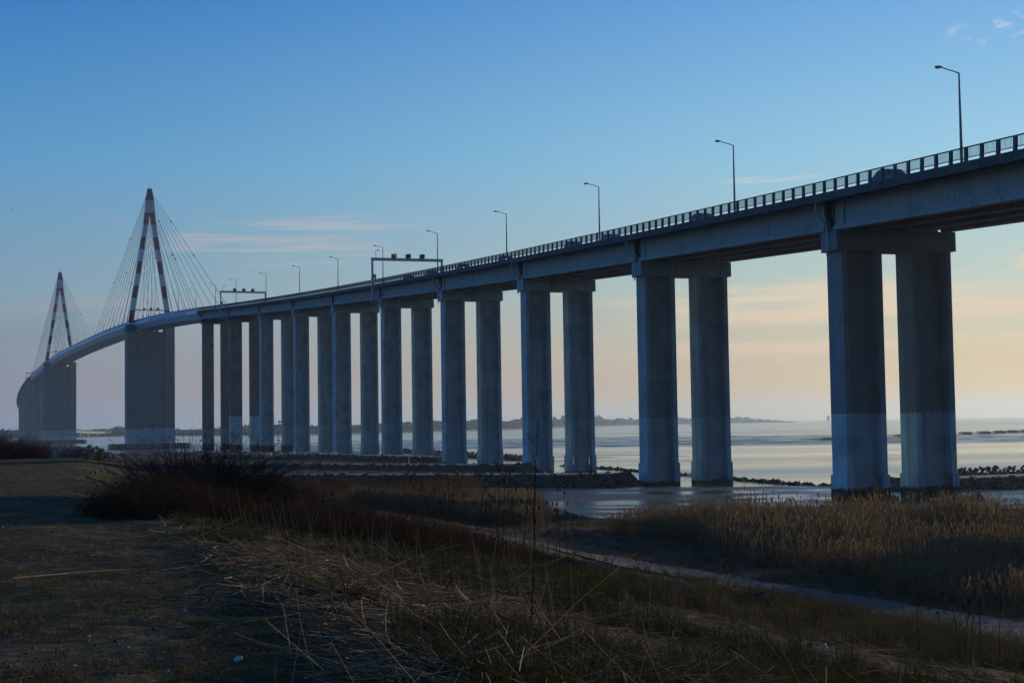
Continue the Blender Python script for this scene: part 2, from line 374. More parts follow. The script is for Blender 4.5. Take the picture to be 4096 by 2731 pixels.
def tag(o,label=None,cat=None,group=None,kind=None):
    if label: o['label']=label
    if cat: o['category']=cat
    if group: o['group']=group
    if kind: o['kind']=kind
    return o
def thing(name,label,cat,loc=(0,0,0),rotz=0,group=None,rot=None):
    o=bpy.data.objects.new(name,None); C.objects.link(o); o.location=loc; o.rotation_euler=rot or (0,0,rotz); o.empty_display_size=.3
    return tag(o,label,cat,group)
def copy_tree(o,parent=None):
    c=o.copy(); C.objects.link(c)
    if parent is not None: c.parent=parent
    for ch in [x for x in bpy.data.objects if x.parent==o]: copy_tree(ch,c)
    return c
ORD=['first','second','third','fourth','fifth','sixth','seventh','eighth','ninth','tenth','eleventh','twelfth','thirteenth','fourteenth','fifteenth','sixteenth','seventeenth','eighteenth','nineteenth','twentieth']
def np_mesh(name,V,F,mats,mi=None,smooth=False):
    me=bpy.data.meshes.new(name); nv=len(V); nf=len(F); k=F.shape[1]
    me.vertices.add(nv); me.vertices.foreach_set('co',np.ascontiguousarray(V,dtype=np.float32).ravel())
    me.loops.add(nf*k); me.loops.foreach_set('vertex_index',np.ascontiguousarray(F,dtype=np.int32).ravel())
    me.polygons.add(nf); me.polygons.foreach_set('loop_start',np.arange(0,nf*k,k,dtype=np.int32))
    try: me.polygons.foreach_set('loop_total',np.full(nf,k,dtype=np.int32))
    except Exception: pass
    if not isinstance(mats,(list,tuple)): mats=[mats]
    for m in mats: me.materials.append(m)
    if mi is not None: me.polygons.foreach_set('material_index',np.ascontiguousarray(mi,dtype=np.int32))
    if smooth: me.polygons.foreach_set('use_smooth',np.ones(nf,dtype=bool))
    me.update(calc_edges=True); me.validate(); return me
# ------------------------------------------------------------------ the bridge line (metres, camera over the origin)
SPAN=50.7; X0,Y0=34.904,136.09; S1=SPAN*9; S2=S1+720.0
def head(s):
    if s<S1: return .262+.151*s/500
    h1=.262+.151*S1/500
    if s<S2: return h1
    d=s-S2; return h1-(d/3600 if d<250 else 250/3600+(d-250)/2450)
_ds=1.0; _tab={}
def _build():
    xs={0:(X0,Y0)}
    x,y=X0,Y0
    for i in range(0,2900): 
        a=head(i+.5); x-=math.sin(a); y+=math.cos(a); xs[i+1]=(x,y)
    x,y=X0,Y0
    for i in range(0,-140,-1):
        a=head(i-.5); x+=math.sin(a); y-=math.cos(a); xs[i-1]=(x,y)
    return xs
_tab=_build()
def cl(s):
    i=math.floor(s); fr=s-i; a=_tab[i]; b=_tab[i+1]; return a[0]+(b[0]-a[0])*fr,a[1]+(b[1]-a[1])*fr
_zs=[-140,0,S1,496,536,576,616,656,696,736,776,816,856,896,936,976,1016,1056,1096,1136,S2,S2+400,S2+700,S2+800,S2+900,S2+1050,S2+1400,S2+1800]
_zz=[31.5-140*.0539,31.5,56.12,58.05,59.75,61.2,62.4,63.25,63.85,64.2,64.35,64.4,64.35,64.2,63.85,63.25,62.4,61.2,59.75,58.05,56.2,33.5,16.5,12.2,9.9,8.4,7.4,7]
def zr(s): return float(np.interp(s,_zs,_zz))            # top of the railing
def pos(s,u,z): x,y=cl(s); a=head(s); return Vector((x+math.cos(a)*u,y+math.sin(a)*u,z))
# ---- one viaduct span, built once at slope 0, then copied along the line
def build_span():
    L=SPAN; root=thing('viaduct_span','x','bridge span')
    m=MB()
    sec=[(-7.6,-1.12),(-7.6,-1.85),(-7.25,-1.85),(-7.1,-1.62),(7.1,-1.62),(7.25,-1.85),(7.6,-1.85),(7.6,-1.12),(6.4,-1.12),(6.4,-1.30),(-6.4,-1.30),(-6.4,-1.12)]
    m.prism_y(sec,.03,L-.03); 
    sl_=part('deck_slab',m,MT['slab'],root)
    m=MB(); m.box(-6.38,6.38,.04,L-.04,-1.295,-1.285); part('road_surface',m,MT['asphalt'],root)
    for i,u in enumerate((-5.45,-1.82,1.82,5.45)):
        m=MB()
        def isec(w): return [(u-.5,-4.32),(u+.5,-4.32),(u+.5,-4.02),(u+w,-3.72),(u+w,-1.95),(u+.42,-1.75),(u+.42,-1.63),(u-.42,-1.63),(u-.42,-1.75),(u-w,-1.95),(u-w,-3.72),(u-.5,-4.02)]
        m.prism_y(isec(.17),2.6,L-2.6); m.prism_y(isec(.30),.95,2.6); m.prism_y(isec(.30),L-2.6,L-.95)
        part('girder',m,MT['girder'],root)
    for y in (.55,L-.9):
        m=MB(); 
        m.prism_y([(-5.9,-3.0),(-5.2,-4.1),(5.2,-4.1),(5.9,-3.0),(5.9,-1.64),(-5.9,-1.64)],y,y+.35); part('end_diaphragm',m,MT['slab'],root)
    for sgn in (-1,1):
        u=7.38*sgn; m=MB(); npan=24; p=L/npan
        m.box(u-.05,u+.05,.0,L,-.09,0.0)
        m.box(u-.03,u+.03,.0,L,-.86,-.80)
        nb=11
        for k in range(npan):
            for j in range(nb):
                y=k*p+.22+(p-.44)*(j+.5)/nb; m.box(u-.012,u+.012,y-.011,y+.011,-.81,-.08)
        if sgn>0:
            for k in range(npan): m.box(u-.10,u+.10,k*p-.135,k*p+.175,-1.13,-.085)
        part('railing',m,MT['rail'],root)
        if sgn<0:
            m=MB(); m.box(u-.10,u+.10,-.155,.155,-1.13,-.085); pm=m.mesh('railing_post',MT['post'])
            for k in range(npan): link('railing_post',pm,root,(0,k*p+.02,0))
    return root
span0=build_span(); used=False
def place_span(s0,label,simple=False):
    global used
    if not used: o=span0; used=True
    else: o=copy_tree(span0)
    s1=s0+SPAN; a,b=cl(s0),cl(s1); z0,z1=zr(s0),zr(s1)
    o.location=(a[0],a[1],z0); h=math.atan2(-(b[0]-a[0]),b[1]-a[1]); sl=math.atan2(z1-z0,math.hypot(b[0]-a[0],b[1]-a[1]))
    o.rotation_mode='XYZ'; o.rotation_euler=(Matrix.Rotation(h,3,'Z')@Matrix.Rotation(sl,3,'X')).to_euler()
    tag(o,label,'bridge span','concrete spans of the approach viaduct'); return o
place_span(-SPAN*2,'viaduct span running out of the picture at the upper right edge')
place_span(-SPAN,'nearest viaduct span, right of the nearest pier, carrying the dark blue car')
names_=['span between the two nearest piers, girders seen from below','span left of the second pier from the right, above the causeway tip',
 'span over the third and fourth piers from the right','span just right of the near signal gantry, two piers beyond the causeway','span directly left of the near signal gantry',
 'third span left of the near signal gantry','fourth span left of the near signal gantry','span just right of the far signal gantry on the viaduct','short looking span under the far signal gantry, meeting the white deck']
for k in range(9): place_span(k*SPAN,'grey concrete viaduct '+names_[k])
far_root=[]
# ---- piers
def hsec(cx,w,d,tf,rec,off=0.0):
    a=w/2+off; b=d/2+off; i=a-tf-2*off*0; r=b-rec
    i=w/2-tf+off*.0
    return [(cx-a,-b),(cx-i,-b),(cx-i,-r),(cx+i,-r),(cx+i,-b),(cx+a,-b),(cx+a,b),(cx+i,b),(cx+i,r),(cx-i,r),(cx-i,b),(cx-a,b)]
CAP_T=4.45; CAP_H=1.78
def pier(s,zb,label,mt='conc',grime=0.0,coat=10.45,tone=.45,tide=3.8,plinth=4.9,solid=False,group='twin legged piers of the approach viaduct',detail=True):
    x,y=cl(s); ct=zr(s)-CAP_T
    r=thing('viaduct_pier',label,'bridge pier',(x,y,zb),head(s),group)
    def P(o):
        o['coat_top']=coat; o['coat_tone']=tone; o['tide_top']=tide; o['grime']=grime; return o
    h=ct-zb
    m=MB(); c=.10
    m.box(-6.05,6.05,-1.56,1.56,h-CAP_H,h)
    cap=P(part('cap_beam',m,MT[mt],r))
    if detail:
        for u in (-5.45,-1.82,1.82,5.45):
            for v in (-.95,.95):
                m=MB(); m.box(u-.35,u+.35,v-.3,v+.3,h-.02,h+.16); part('bearing',m,MT['black'],r)
    for cx in (-(1.5175+2.01),1.5175+2.01):
        m=MB()
        sec=hsec(cx,4.02,2.9,.54,1.2) if not solid else hsec(cx,4.02,2.9,.54,.18)
        m.prism_z(sec,0,h-CAP_H+.01)
        leg=P(part('leg',m,MT[mt],r))
        if plinth:
            m=MB(); m.prism_z(hsec(cx,4.02,2.9,.54,1.2 if not solid else .3,.13),-1.5,plinth-zb); P(part('plinth',m,MT[mt],leg))
    if detail:
        m=MB(); u=-6.25
        m.tube([(-7.45,-.35,h+2.6),(-7.4,-.3,h+1.9),(-6.3,-.1,h+.5),(u,-.1,h-.1),(u,-.1,h-CAP_H+.1),(-6.5,-.5,h-CAP_H-.5)],.085,6); part('drain_pipe',m,MT['steel'],r)
    return r
zb=1.6
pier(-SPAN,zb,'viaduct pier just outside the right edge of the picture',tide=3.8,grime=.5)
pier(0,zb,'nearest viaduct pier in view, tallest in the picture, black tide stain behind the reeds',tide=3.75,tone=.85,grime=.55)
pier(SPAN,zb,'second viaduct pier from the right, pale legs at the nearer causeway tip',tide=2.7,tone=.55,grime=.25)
pier(2*SPAN,zb,'third viaduct pier from the right, pale feet at the end of the farther causeway',tide=2.5)
pier(3*SPAN,zb,'fourth viaduct pier from the right, darker concrete foot beside a small handrail',tide=2.5,tone=.3,plinth=5.2)
pier(4*SPAN,zb,'fifth viaduct pier from the right, near signal gantry fixed beside its cap',tide=2.0,tone=.3)
pier(5*SPAN,zb,'sixth viaduct pier from the right, left of the near signal gantry',tide=2.0,tone=.3)
pier(6*SPAN,zb,'seventh viaduct pier from the right, pale legs standing on the gravel',tide=2.0,tone=.35)
pier(7*SPAN,zb,'eighth viaduct pier from the right, black wet feet beside the water',tide=4.3,tone=.5,plinth=4.6)
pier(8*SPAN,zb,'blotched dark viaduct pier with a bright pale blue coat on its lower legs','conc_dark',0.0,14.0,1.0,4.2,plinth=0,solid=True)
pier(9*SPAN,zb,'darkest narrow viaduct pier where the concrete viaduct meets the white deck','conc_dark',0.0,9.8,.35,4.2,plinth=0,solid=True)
nf=27
for k in range(nf):
    s=S2+k*SPAN
    lab='hazy viaduct pier at the far end of the white deck' if k==0 else 'distant viaduct pier in the overlapping blue row behind the far pylon'
    if k>=10: lab='short distant viaduct pier of the low sunlit far bank viaduct'
    if zr(s)-CAP_T-CAP_H>.8:
        g='overlapping far piers behind the far pylon' if k<10 else 'short piers of the sunlit far viaduct'
        pier(s,-1.5,lab,'conc',.3,10.0,.5,1.2,plinth=0,detail=False,group=g)
# far spans: same shape without the fine railing parts
def build_far_span():
    L=SPAN; root=thing('viaduct_span','x','bridge span')
    m=MB(); m.prism_y([(-7.6,-1.12),(-7.6,-1.85),(-7.1,-1.62),(7.1,-1.62),(7.6,-1.85),(7.6,-1.12)],.03,L-.03); part('deck_slab',m,MT['slab'],root)
    for u in (-5.45,-1.82,1.82,5.45):
        m=MB(); m.box(u-.45,u+.45,.7,L-.7,-4.32,-4.0); m.box(u-.2,u+.2,.75,L-.75,-4.0,-1.63); part('girder',m,MT['girder'],root)
    m=MB()
    for u in (-7.38,7.38):
        m.box(u-.05,u+.05,0,L,-.1,0); m.box(u-.03,u+.03,0,L,-.86,-.8)
        for k in range(24): m.box(u-.1,u+.1,k*2.11,k*2.11+.3,-1.13,-.09)
    part('railing',m,MT['rail'],root); return root
span_near,span0,used=span0,build_far_span(),False
for k in range(nf-1):
    lab='distant viaduct span curving down behind the far pylon, edge on to the viewer' if k<14 else 'low distant viaduct span lit warm by the sun between the two pylon piers'
    o=place_span(S2+k*SPAN,lab); o['group']='distant spans curving behind the far pylon' if k<14 else 'sunlit spans of the low far viaduct'
# ---- steel deck of the cable stayed part
dk=thing('steel_deck','long white steel box deck with blue parapets carried by the stay cables','bridge deck',tuple(pos(S1,0,0)))
base=pos(S1,0,0)
def sweep(name,sec,mt,parent,s0,s1,step=12,smooth=False):
    n=max(1,int((s1-s0)/step)); ss=[s0+(s1-s0)*i/n for i in range(n+1)]; k=len(sec); V=[];F=[]
    for s in ss:
        for u,z in sec: V.append(tuple(pos(s,u,zr(s)+z)-base))
    for i in range(n):
        for j in range(k): F.append((i*k+j,i*k+(j+1)%k,(i+1)*k+(j+1)%k,(i+1)*k+j))
    F.append(tuple(range(k))[::-1]); F.append(tuple(range(n*k,(n+1)*k)))
    m=MB(); m.add(V,F); return part(name,m,mt,parent)
sA,sB=S1+.15,S2-.15
sweep('box_girder',[(-7.55,-1.15),(-7.55,-2.25),(-5.55,-4.45),(5.55,-4.45),(7.55,-2.25),(7.55,-1.15)],MT['boxw'],dk,sA,sB)
sweep('soffit',[(-5.5,-4.455),(-5.5,-4.47),(5.5,-4.47),(5.5,-4.455)],MT['under'],dk,sA,sB)
sweep('road_surface',[(-7.0,-1.14),(-7.0,-1.12),(7.0,-1.12),(7.0,-1.14)],MT['asphalt'],dk,sA,sB)
for u in (-7.45,7.45):
    sweep('parapet',[(u-.06,-1.14),(u-.06,-.0),(u+.06,-.0),(u+.06,-1.14)],MT['boxb'],dk,sA,sB)
for i in range(6):
    s=S1+24+i*15.6
    sweep('wind_deflector',[(-7.75,-1.95),(-7.75,-1.40),(-7.57,-1.40),(-7.57,-1.95)],MT['boxb'],dk,s,s+12.0)
m=MB(); 
# ---- pylons
def pylon(s,nm,lab_p,lab_t,zfoot):
    x,y=cl(s); a=head(s)
    r=thing('pylon_pier',lab_p,'bridge pier',(x,y,-1.0),a,None)
    def P(o):
        o['coat_top']=10.4; o['coat_tone']=.75; o['tide_top']=1.0; return o
    ztop=zr(s)-2.45+1.0
    for sg in (-1,1):
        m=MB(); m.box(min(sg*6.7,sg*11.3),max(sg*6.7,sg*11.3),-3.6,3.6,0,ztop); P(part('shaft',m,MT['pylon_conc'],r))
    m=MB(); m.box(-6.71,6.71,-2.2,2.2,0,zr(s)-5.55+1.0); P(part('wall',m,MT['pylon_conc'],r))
    for u in (-3.4,0,3.4):
        m=MB(); m.box(u-.5,u+.5,-1.0,1.0,zr(s)-5.56+1.0,zr(s)-4.48+1.0); part('bearing',m,MT['black'],r)
    if nm==2:
        m=MB(); m.box(-11.6,11.6,-3.9,3.9,2.5,6.4); part('cladding',m,MT['caisson'],r)
    f=thing('footing','x','footing',(x,y,-2.0),a)
    m=MB(); Wd,D=18.6,8.5
    poly=[(-Wd+1.5,-D),(Wd-1.5,-D),(Wd,-D+1.5),(Wd,D-1.5),(Wd-1.5,D),(-Wd+1.5,D),(-Wd,D-1.5),(-Wd,-D+1.5)]
    m.prism_z(poly,0,5.0); part('sheet_piling',m,MT['piling'],f)
    m=MB(); m.prism_z([(px*.985,py*.97) for px,py in poly],5.0,5.18); part('cap_slab',m,MT['slab'],f)
    tag(f,'dark sheet piled footing standing in the water under the near pylon pier' if nm==1 else 'dark low footing under the far pylon pier, mostly hidden by the stone heap')
    p=thing('bridge_pylon',lab_t,'pylon',(x,y,0),a)
    zb_=zr(s)-2.45
    def uo(z): return np.interp(z,[zb_,67.1,108.6,114.4,120.4,126.3],[10.35,9.35,3.05,2.3,1.95,.95])
    for sg in (-1,1):
        m=MB(); zs=[zb_,67,80,95,108.6,113]
        V=[];F=[]
        for z in zs:
            o_=uo(z)-.05; i_=max(.0,o_-2.2) ; hd=1.35
            V+=[(sg*i_,-hd,z),(sg*o_,-hd,z),(sg*o_,hd,z),(sg*i_,hd,z)]
        for q in range(len(zs)-1):
            for j in range(4): F.append((q*4+j,q*4+(j+1)%4,(q+1)*4+(j+1)%4,(q+1)*4+j))
        F+= [(3,2,1,0),tuple(range(len(V)-4,len(V)))]
        m.add(V,F); part('leg',m,MT['pylon'],p)
    m=MB(); V=[];F=[]; zs=[112.9,114.4,120.4,125.4,126.3]
    for z in zs:
        o_=uo(z)+.02; hd=1.55 if z<125 else 1.0; V+=[(-o_,-hd,z),(o_,-hd,z),(o_,hd,z),(-o_,hd,z)]
    for q in range(len(zs)-1):
        for j in range(4): F.append((q*4+j,q*4+(j+1)%4,(q+1)*4+(j+1)%4,(q+1)*4+j))
    F+=[(3,2,1,0),tuple(range(len(V)-4,len(V)))]; m.add(V,F); part('head',m,MT['pylon'],p)
    m=MB(); m.tube([(0,0,126.2),(0,0,129.6)],.09,5); part('mast',m,MT['pole'],p)
    # stay cables, both planes, both sides
    for sg in (-1,1):
        for dr in (-1,1):
            for i in range(9):
                ds=26+i*15.6; st=s+dr*ds
                if not (S1-2<st<S2+2): st=min(max(st,S1+.5),S2-.5)
                b_=pos(st,7.2*sg,zr(st)-1.1); zt=109.5+i*1.8
                top=Vector((sg*max(.45,uo(zt)*.75),dr*(1.45 if zt>112 else 1.2),zt))
                Rm=Matrix.Rotation(-a,3,'Z'); bl=Rm@(b_-Vector((x,y,0)))
                m=MB(); m.tube([bl,top],.09,5); c_=part('stay_cable',m,MT['cable'],p)
                d=(top-bl).normalized(); m=MB(); m.tube([bl,bl+d*3.2],.26,6); part('anchor_sleeve',m,MT['pole'],c_)
                if i in (4,8):
                    for fr in ((.42,.72) if i==8 else (.5,)):
                        m=MB(); q=bl+(top-bl)*fr; m.ball(q,.4,.4,.4,8,6); part('damper_ball',m,MT['black'],c_,True)
    return p
pylon(S1+158,1,'large near pylon pier with a broad pale band above the water','near red and white pylon with a fan of stay cables, taller looking of the two',3)
pylon(S1+158+404,2,'hazy far pylon pier with a cream clad foot behind the stone heap','far red and white pylon with a fan of stay cables, smaller looking at the left',3)
# ---- street lamps
def build_lamp():
    r=thing('street_lamp','x','street lamp')
    m=MB(); m.tube([(0,0,-1.2),(0,0,4.5),(0,0,10.75)],[.17,.13,.075],8); part('pole',m,MT['pole'],r)
    m=MB(); m.tube([(0,0,10.7),(-.5,0,10.85),(-1.75,0,11.15)],[.06,.055,.05],6); part('arm',m,MT['pole'],r)
    m=MB(); m.ball((-2.1,0,11.2),.46,.17,.12,10,6); h=part('lamp_head',m,MT['pole'],r,True)
    m=MB(); m.ball((-2.22,0,11.12),.28,.13,.10,10,6); part('lens',m,MT['lens'],h,True)
    return r
lamp0=build_lamp(); lu=False
def lamp(s,label,u=7.45,g='street lamps along the far edge of the viaduct'):
    global lu
    o=lamp0 if not lu else copy_tree(lamp0); lu=True
    o.location=pos(s,u,zr(s)); o.rotation_euler=(0,0,head(s)); tag(o,label,'street lamp',g)
lt=['tallest looking street lamp at the upper right, beside the leading car','street lamp above the railing, second from the right edge','street lamp third from the right, near two cars',
 'street lamp fourth from the right, alone against blue sky','street lamp rising just behind the right post of the near gantry','street lamp seen inside the frame of the near gantry',
 'street lamp left of the near gantry, first in the row of three','street lamp left of the near gantry, middle of the row of three','street lamp right behind the right post of the far gantry','street lamp seen inside the frame of the far gantry']
for k in range(10): lamp(k*SPAN-(.75 if k==0 else 0),lt[k])
for k,s in enumerate([S1+38,S1+80,S1+122,S1+200,S1+245,S1+290,S1+335,S1+380,S1+425,S1+470,S1+515]):
    lamp(s,'street lamp on the white deck '+('between the concrete viaduct and the near pylon' if s<S1+158 else 'in the row between the two pylons'),7.3,'street lamps on the cable stayed deck '+('right of the near pylon' if s<S1+158 else 'between the pylons'))
# ---- signal gantries
def gantry(s,label,nearest=False,hw=7.75,full=True,zt=4.75):
    x,y=cl(s); r=thing('signal_gantry',label,'sign gantry',(x,y,zr(s)),head(s))
    if full:
        for u in (-hw-.35,hw+.1):
            m=MB(); m.box(u-.2,u+.2,-.2,.2,-4.9 if u<0 else -1.2,zt-.3); part('post',m,MT['steel'],r)
        m=MB(); m.prism_y([(-hw-.7,-4.9),(-hw+.3,-5.35),(-5.9,-5.5),(-5.9,-5.2),(-hw+.5,-4.9)],-.35,.35); part('bracket',m,MT['steel'],r)
    m=MB(); m.box(-hw-.6,hw+.35,-.25,.25,zt-.62,zt) if full else m.box(-7.4,7.4,-.2,.2,zt-.45,zt); part('beam',m,MT['steel'],r)
    for i,u in enumerate((-3.1,.15,3.35)):
        m=MB(); m.box(u-.42,u+.42,-.62,-.2,zt+.06,zt+.92); m.box(u-.52,u+.32,.15,.55,zt+.06,zt+.9); m.box(u-.06,u+.06,-.3,-.25,zt-.4,zt+.08)
        g=part('lane_signal',m,MT['black'],r)
        if nearest and i==0:
            m=MB()
            for sg in (-1,1):
                a=Vector((u-.25*sg,-.66,zt+.24)); b=Vector((u+.25*sg,-.66,zt+.74)); m.tube([a,b],.05,6)
            part('red_cross',m,MT['redx'],g)
    if full:
        m=MB(); m.box(-hw-.15,-hw+.4,-.5,-.2,.0,1.05); m.ball((-hw-.5,-.3,.15),.3,.25,.2,8,5); part('control_box',m,MT['steel'],r)
        m=MB(); m.tube([(-hw+.5,0,zt),(-hw+.5,0,zt+1.5),(-hw+.95,0,zt+1.65)],.06,5); m.box(-hw+.8,-hw+1.15,-.12,.12,zt+1.6,zt+1.85); part('camera_mast',m,MT['pole'],r)
    return r
gantry(4*SPAN-2.0,'nearer signal gantry across the viaduct, its first lane signal showing a red cross',True)
gantry(8*SPAN+3,'farther signal gantry on the viaduct, three dark lane signals, right of the stay cables')
gantry(S1+155,'signal beam with three dark boxes between the legs of the near pylon',full=False,zt=5.0)
gantry(S1+158+401,'signal beam between the legs of the far pylon, small and hazy',full=False,zt=5.0)
gantry(S2+28,'hazy gantry post and beam at the far left where the bridge starts to curve',hw=7.9)
gantry(S2+430,'tiny hazy gantry on the far curve at the left edge of the bridge',hw=7.9)
# ---- cars
def car_mesh(body,parent,tall=1.46,light=None):
    prof=[(-2.15,.32),(2.1,.30),(2.18,.62),(2.02,.86),(1.05,.98),(.30,tall-.08),(-.25,tall),(-1.25,tall-.06),(-2.0,.98),(-2.18,.75)]
    m=MB(); hw=.86
    V=[];n=len(prof)
    for xx in (-hw,hw):
        for y,z in prof: V.append((xx*(1.0 if z<1.0 else .82),y,z))
    F=[tuple(range(n))[::-1],tuple(range(n,2*n))]+[(i,(i+1)%n,(i+1)%n+n,i+n) for i in range(n)]
    m.add(V,F); b=part('body',m,body,parent)
    def pane(nm,vs,fl=False):
        m=MB(); m.add([(x_*1.012,y_*1.012,z_+.008) for x_,y_,z_ in vs],[(3,2,1,0) if fl else (0,1,2,3)]); part(nm,m,MT['glass'],parent)
    for sg in (-1,1):
        xa,xb=sg*.868,sg*.735
        pane('side_window',[(xa,.92,1.0),(xa,-.36,1.0),(xb,-.36,tall-.09),(xb,.25,tall-.13)],sg<0)
        pane('side_window',[(xa,-.44,1.0),(xa,-1.8,1.0),(xb,-1.2,tall-.12),(xb,-.44,tall-.09)],sg<0)
    pane('windscreen',[(-.76,1.0,1.03),(.76,1.0,1.03),(.66,.33,tall-.1),(-.66,.33,tall-.1)])
    pane('rear_window',[(.70,-1.97,1.02),(-.70,-1.97,1.02),(-.62,-1.32,tall-.1),(.62,-1.32,tall-.1)])
    for sx in (-.78,.78):
        for y in (-1.35,1.32):
            m=MB(); m.tube([(sx-.11,y,.33),(sx+.11,y,.33)],.33,14); part('wheel',m,MT['tyre'],parent)
    for sx in (-.6,.6):
        m=MB(); m.ball((sx,2.12,.68),.18,.08,.09,8,5); part('headlight',m,light or MT['lens'],parent)
        m=MB(); m.box(sx*1.28-.07,sx*1.28+.07,.62,.78,.98,1.10); part('mirror',m,body,parent)
cars=[(3568,(.03,.05,.10),'dark blue car behind the railing below the tallest lamp at the right',1.62),(2814,(.05,.06,.07),'dark car behind the railing between the first and second piers',1.46),
 (2448,(.06,.07,.08),'rear car of the pair above the third pier, just left of a lamp',1.44),(2297,(.03,.06,.05),'leading car of the pair left of the lamp, above the third pier',1.46),
 (2026,(.02,.02,.022),'car with white headlights behind the railing above the fourth pier',1.46),(1856,(.04,.04,.045),'car with an amber light behind the railing, right of the near gantry',1.5),
 (1728,(.06,.08,.11),'small car under the beam of the near gantry, beside its right post',1.46),(1637,(.05,.05,.06),'small car under the beam of the near gantry, in the middle',1.46)]
def projx(p):
    d=Vector(p)-Vector((0,0,CZ)); return 2048+5921*d.dot(rr)/d.dot(f_)
for i,(px,c,lab,tall) in enumerate(cars):
    u=-4.6 if i!=2 else -4.2
    ss=np.linspace(-60,300,1441); xs=[projx(pos(s,u,zr(s)-.6)) for s in ss]
    s=float(np.interp(-px,[-q for q in xs],ss))
    o=thing('car',lab,'car',tuple(pos(s,u,zr(s)-1.285)),0,'cars crossing the viaduct')
    sl=math.atan((zr(s+5)-zr(s-5))/10)
    o.rotation_euler=(Matrix.Rotation(head(s)+math.pi,3,'Z')@Matrix.Rotation(-sl,3,'X')).to_euler()
    mb_=plain('car_paint',c,.3,.0,.1,2,.6)
    car_mesh(mb_,o,tall,{4:MT['headl'],5:MT['taill']}.get(i))
# ------------------------------------------------------------------ terrain
def _h(ix,iy,seed): 
    v=np.sin(ix*127.1+iy*311.7+seed*74.7)*43758.5453; return v-np.floor(v)
def vn(x,y,seed=0):
    ix=np.floor(x);iy=np.floor(y);fx=x-ix;fy=y-iy; fx=fx*fx*(3-2*fx);fy=fy*fy*(3-2*fy)
    return (_h(ix,iy,seed)*(1-fx)+_h(ix+1,iy,seed)*fx)*(1-fy)+(_h(ix,iy+1,seed)*(1-fx)+_h(ix+1,iy+1,seed)*fx)*fy
def fbm(x,y,seed=0,o=4):
    r=0;a=.5
    for i in range(o): r=r+a*(vn(x,y,seed+i)-.5); x=x*2.03+11;y=y*2.03+7;a*=.5
    return r
def sstep(x,a,b):
    t_=np.clip((x-a)/(b-a),0,1); return t_*t_*(3-2*t_)
SH=np.array([(-2000,1200),(-400,620),(-200,455),(-110,440),(-66,430),(-44,386),(-27,336),(-13,288),(-10,240),(-8,190),(-5,158),(1,132),(6,112),(12,104),(26,108),(40,111),(58,124),(80,147),(120,168),(200,200),(400,270),(2000,700)],float)
def shore_d(x,y):   # signed distance beyond the marsh edge (positive = on the mud)
    x=np.asarray(x,float);y=np.asarray(y,float); best=np.full(x.shape,1e9)
    for (ax,ay),(bx,by) in zip(SH[:-1],SH[1:]):
        dx,dy=bx-ax,by-ay; tt=np.clip(((x-ax)*dx+(y-ay)*dy)/(dx*dx+dy*dy),0,1)
        best=np.minimum(best,np.hypot(x-ax-tt*dx,y-ay-tt*dy))
    inside=y<np.interp(x,SH[:,0],SH[:,1]); return np.where(inside,-best,best)+3.0*fbm(x/9,y/9,5,3)
def QT(x,y): return .95*x+.31*y-2.5, -.31*x+.95*y
TRK=[(-9,90),(-3,82),(3,73.5),(8,63.5),(12.5,54),(17,45),(22,35.5),(30,22),(44,2)]
def trk_d(x,y):
    best=np.full(np.shape(x),1e9)
    for (ax,ay),(bx,by) in zip(TRK[:-1],TRK[1:]):
        dx,dy=bx-ax,by-ay; tt=np.clip(((x-ax)*dx+(y-ay)*dy)/(dx*dx+dy*dy),0,1)
        best=np.minimum(best,np.hypot(x-ax-tt*dx,y-ay-tt*dy))
    return best
def zland(x,y):
    x=np.asarray(x,float);y=np.asarray(y,float)
    q,tt=QT(x,y); q=q+1.6*fbm(tt/7+3,q*.05,21,3)*np.clip(tt/15,.3,1.6)
    zp=8.35-4.75*sstep(tt,103,125)
    sl=np.where(q>0,.15*q*q/(q+1.2)+.055*q,0)
    z=zp-sl
    low=3.0+.22*fbm(x/30,y/30,8,3)
    d=z-low; z=low+np.where(d>0,np.sqrt(d*d+.10)-.16,.16*np.exp(np.minimum(d,0)*1.2))
    w=np.clip((q+4)/10,0,1)
    tm=1-.9*np.exp(-(trk_d(x,y)/2.6)**4)
    z=z-.10*(1-tm)
    z=z+tm*.12*fbm(x/1.3,y/1.3,31,4)*(.7+1.0*w)+tm*.05*fbm(x/.33,y/.33,35,3)*(y<60)+tm*.45*fbm(x/5.5,y/5.5,41,3)*w*(z>3.6)
    # scooped, eroded edge of the bank
    e=np.exp(-((q-1.6)/1.5)**2)*np.clip((tt-18)/10,0,1)*np.clip((80-tt)/15,0,1); z=z-e*1.35*np.clip(vn(tt/5.5,tt*0,51)-.25,0,1)
    s=shore_d(x,y); z=z-sstep(s,-1.5,7)*3.1
    return z
def grid(name,angs,rads,zf,mats,keep=None):
    A,R=np.meshgrid(angs,rads); Xg=np.sin(A)*R; Yg=np.cos(A)*R; Zg=zf(Xg,Yg)
    V=np.stack([Xg,Yg,Zg],-1).reshape(-1,3); na=len(angs); nr=len(rads)
    i,j=np.meshgrid(np.arange(nr-1),np.arange(na-1),indexing='ij'); a=i*na+j
    F=np.stack([a,a+1,a+na+1,a+na],-1).reshape(-1,4)[:, ::-1]
    if keep is not None:
        c=V[F].mean(1); F=F[keep(c[:,0],c[:,1])]
        us=np.unique(F); mp=-np.ones(len(V),int); mp[us]=np.arange(len(us)); V=V[us]; F=mp[F]
    return np_mesh(name,V,F,mats,smooth=True),V
fa=np.radians(np.concatenate([np.linspace(-180,-42,40)[:-1],np.linspace(-42,42,420),np.linspace(42,180,40)[1:]]))
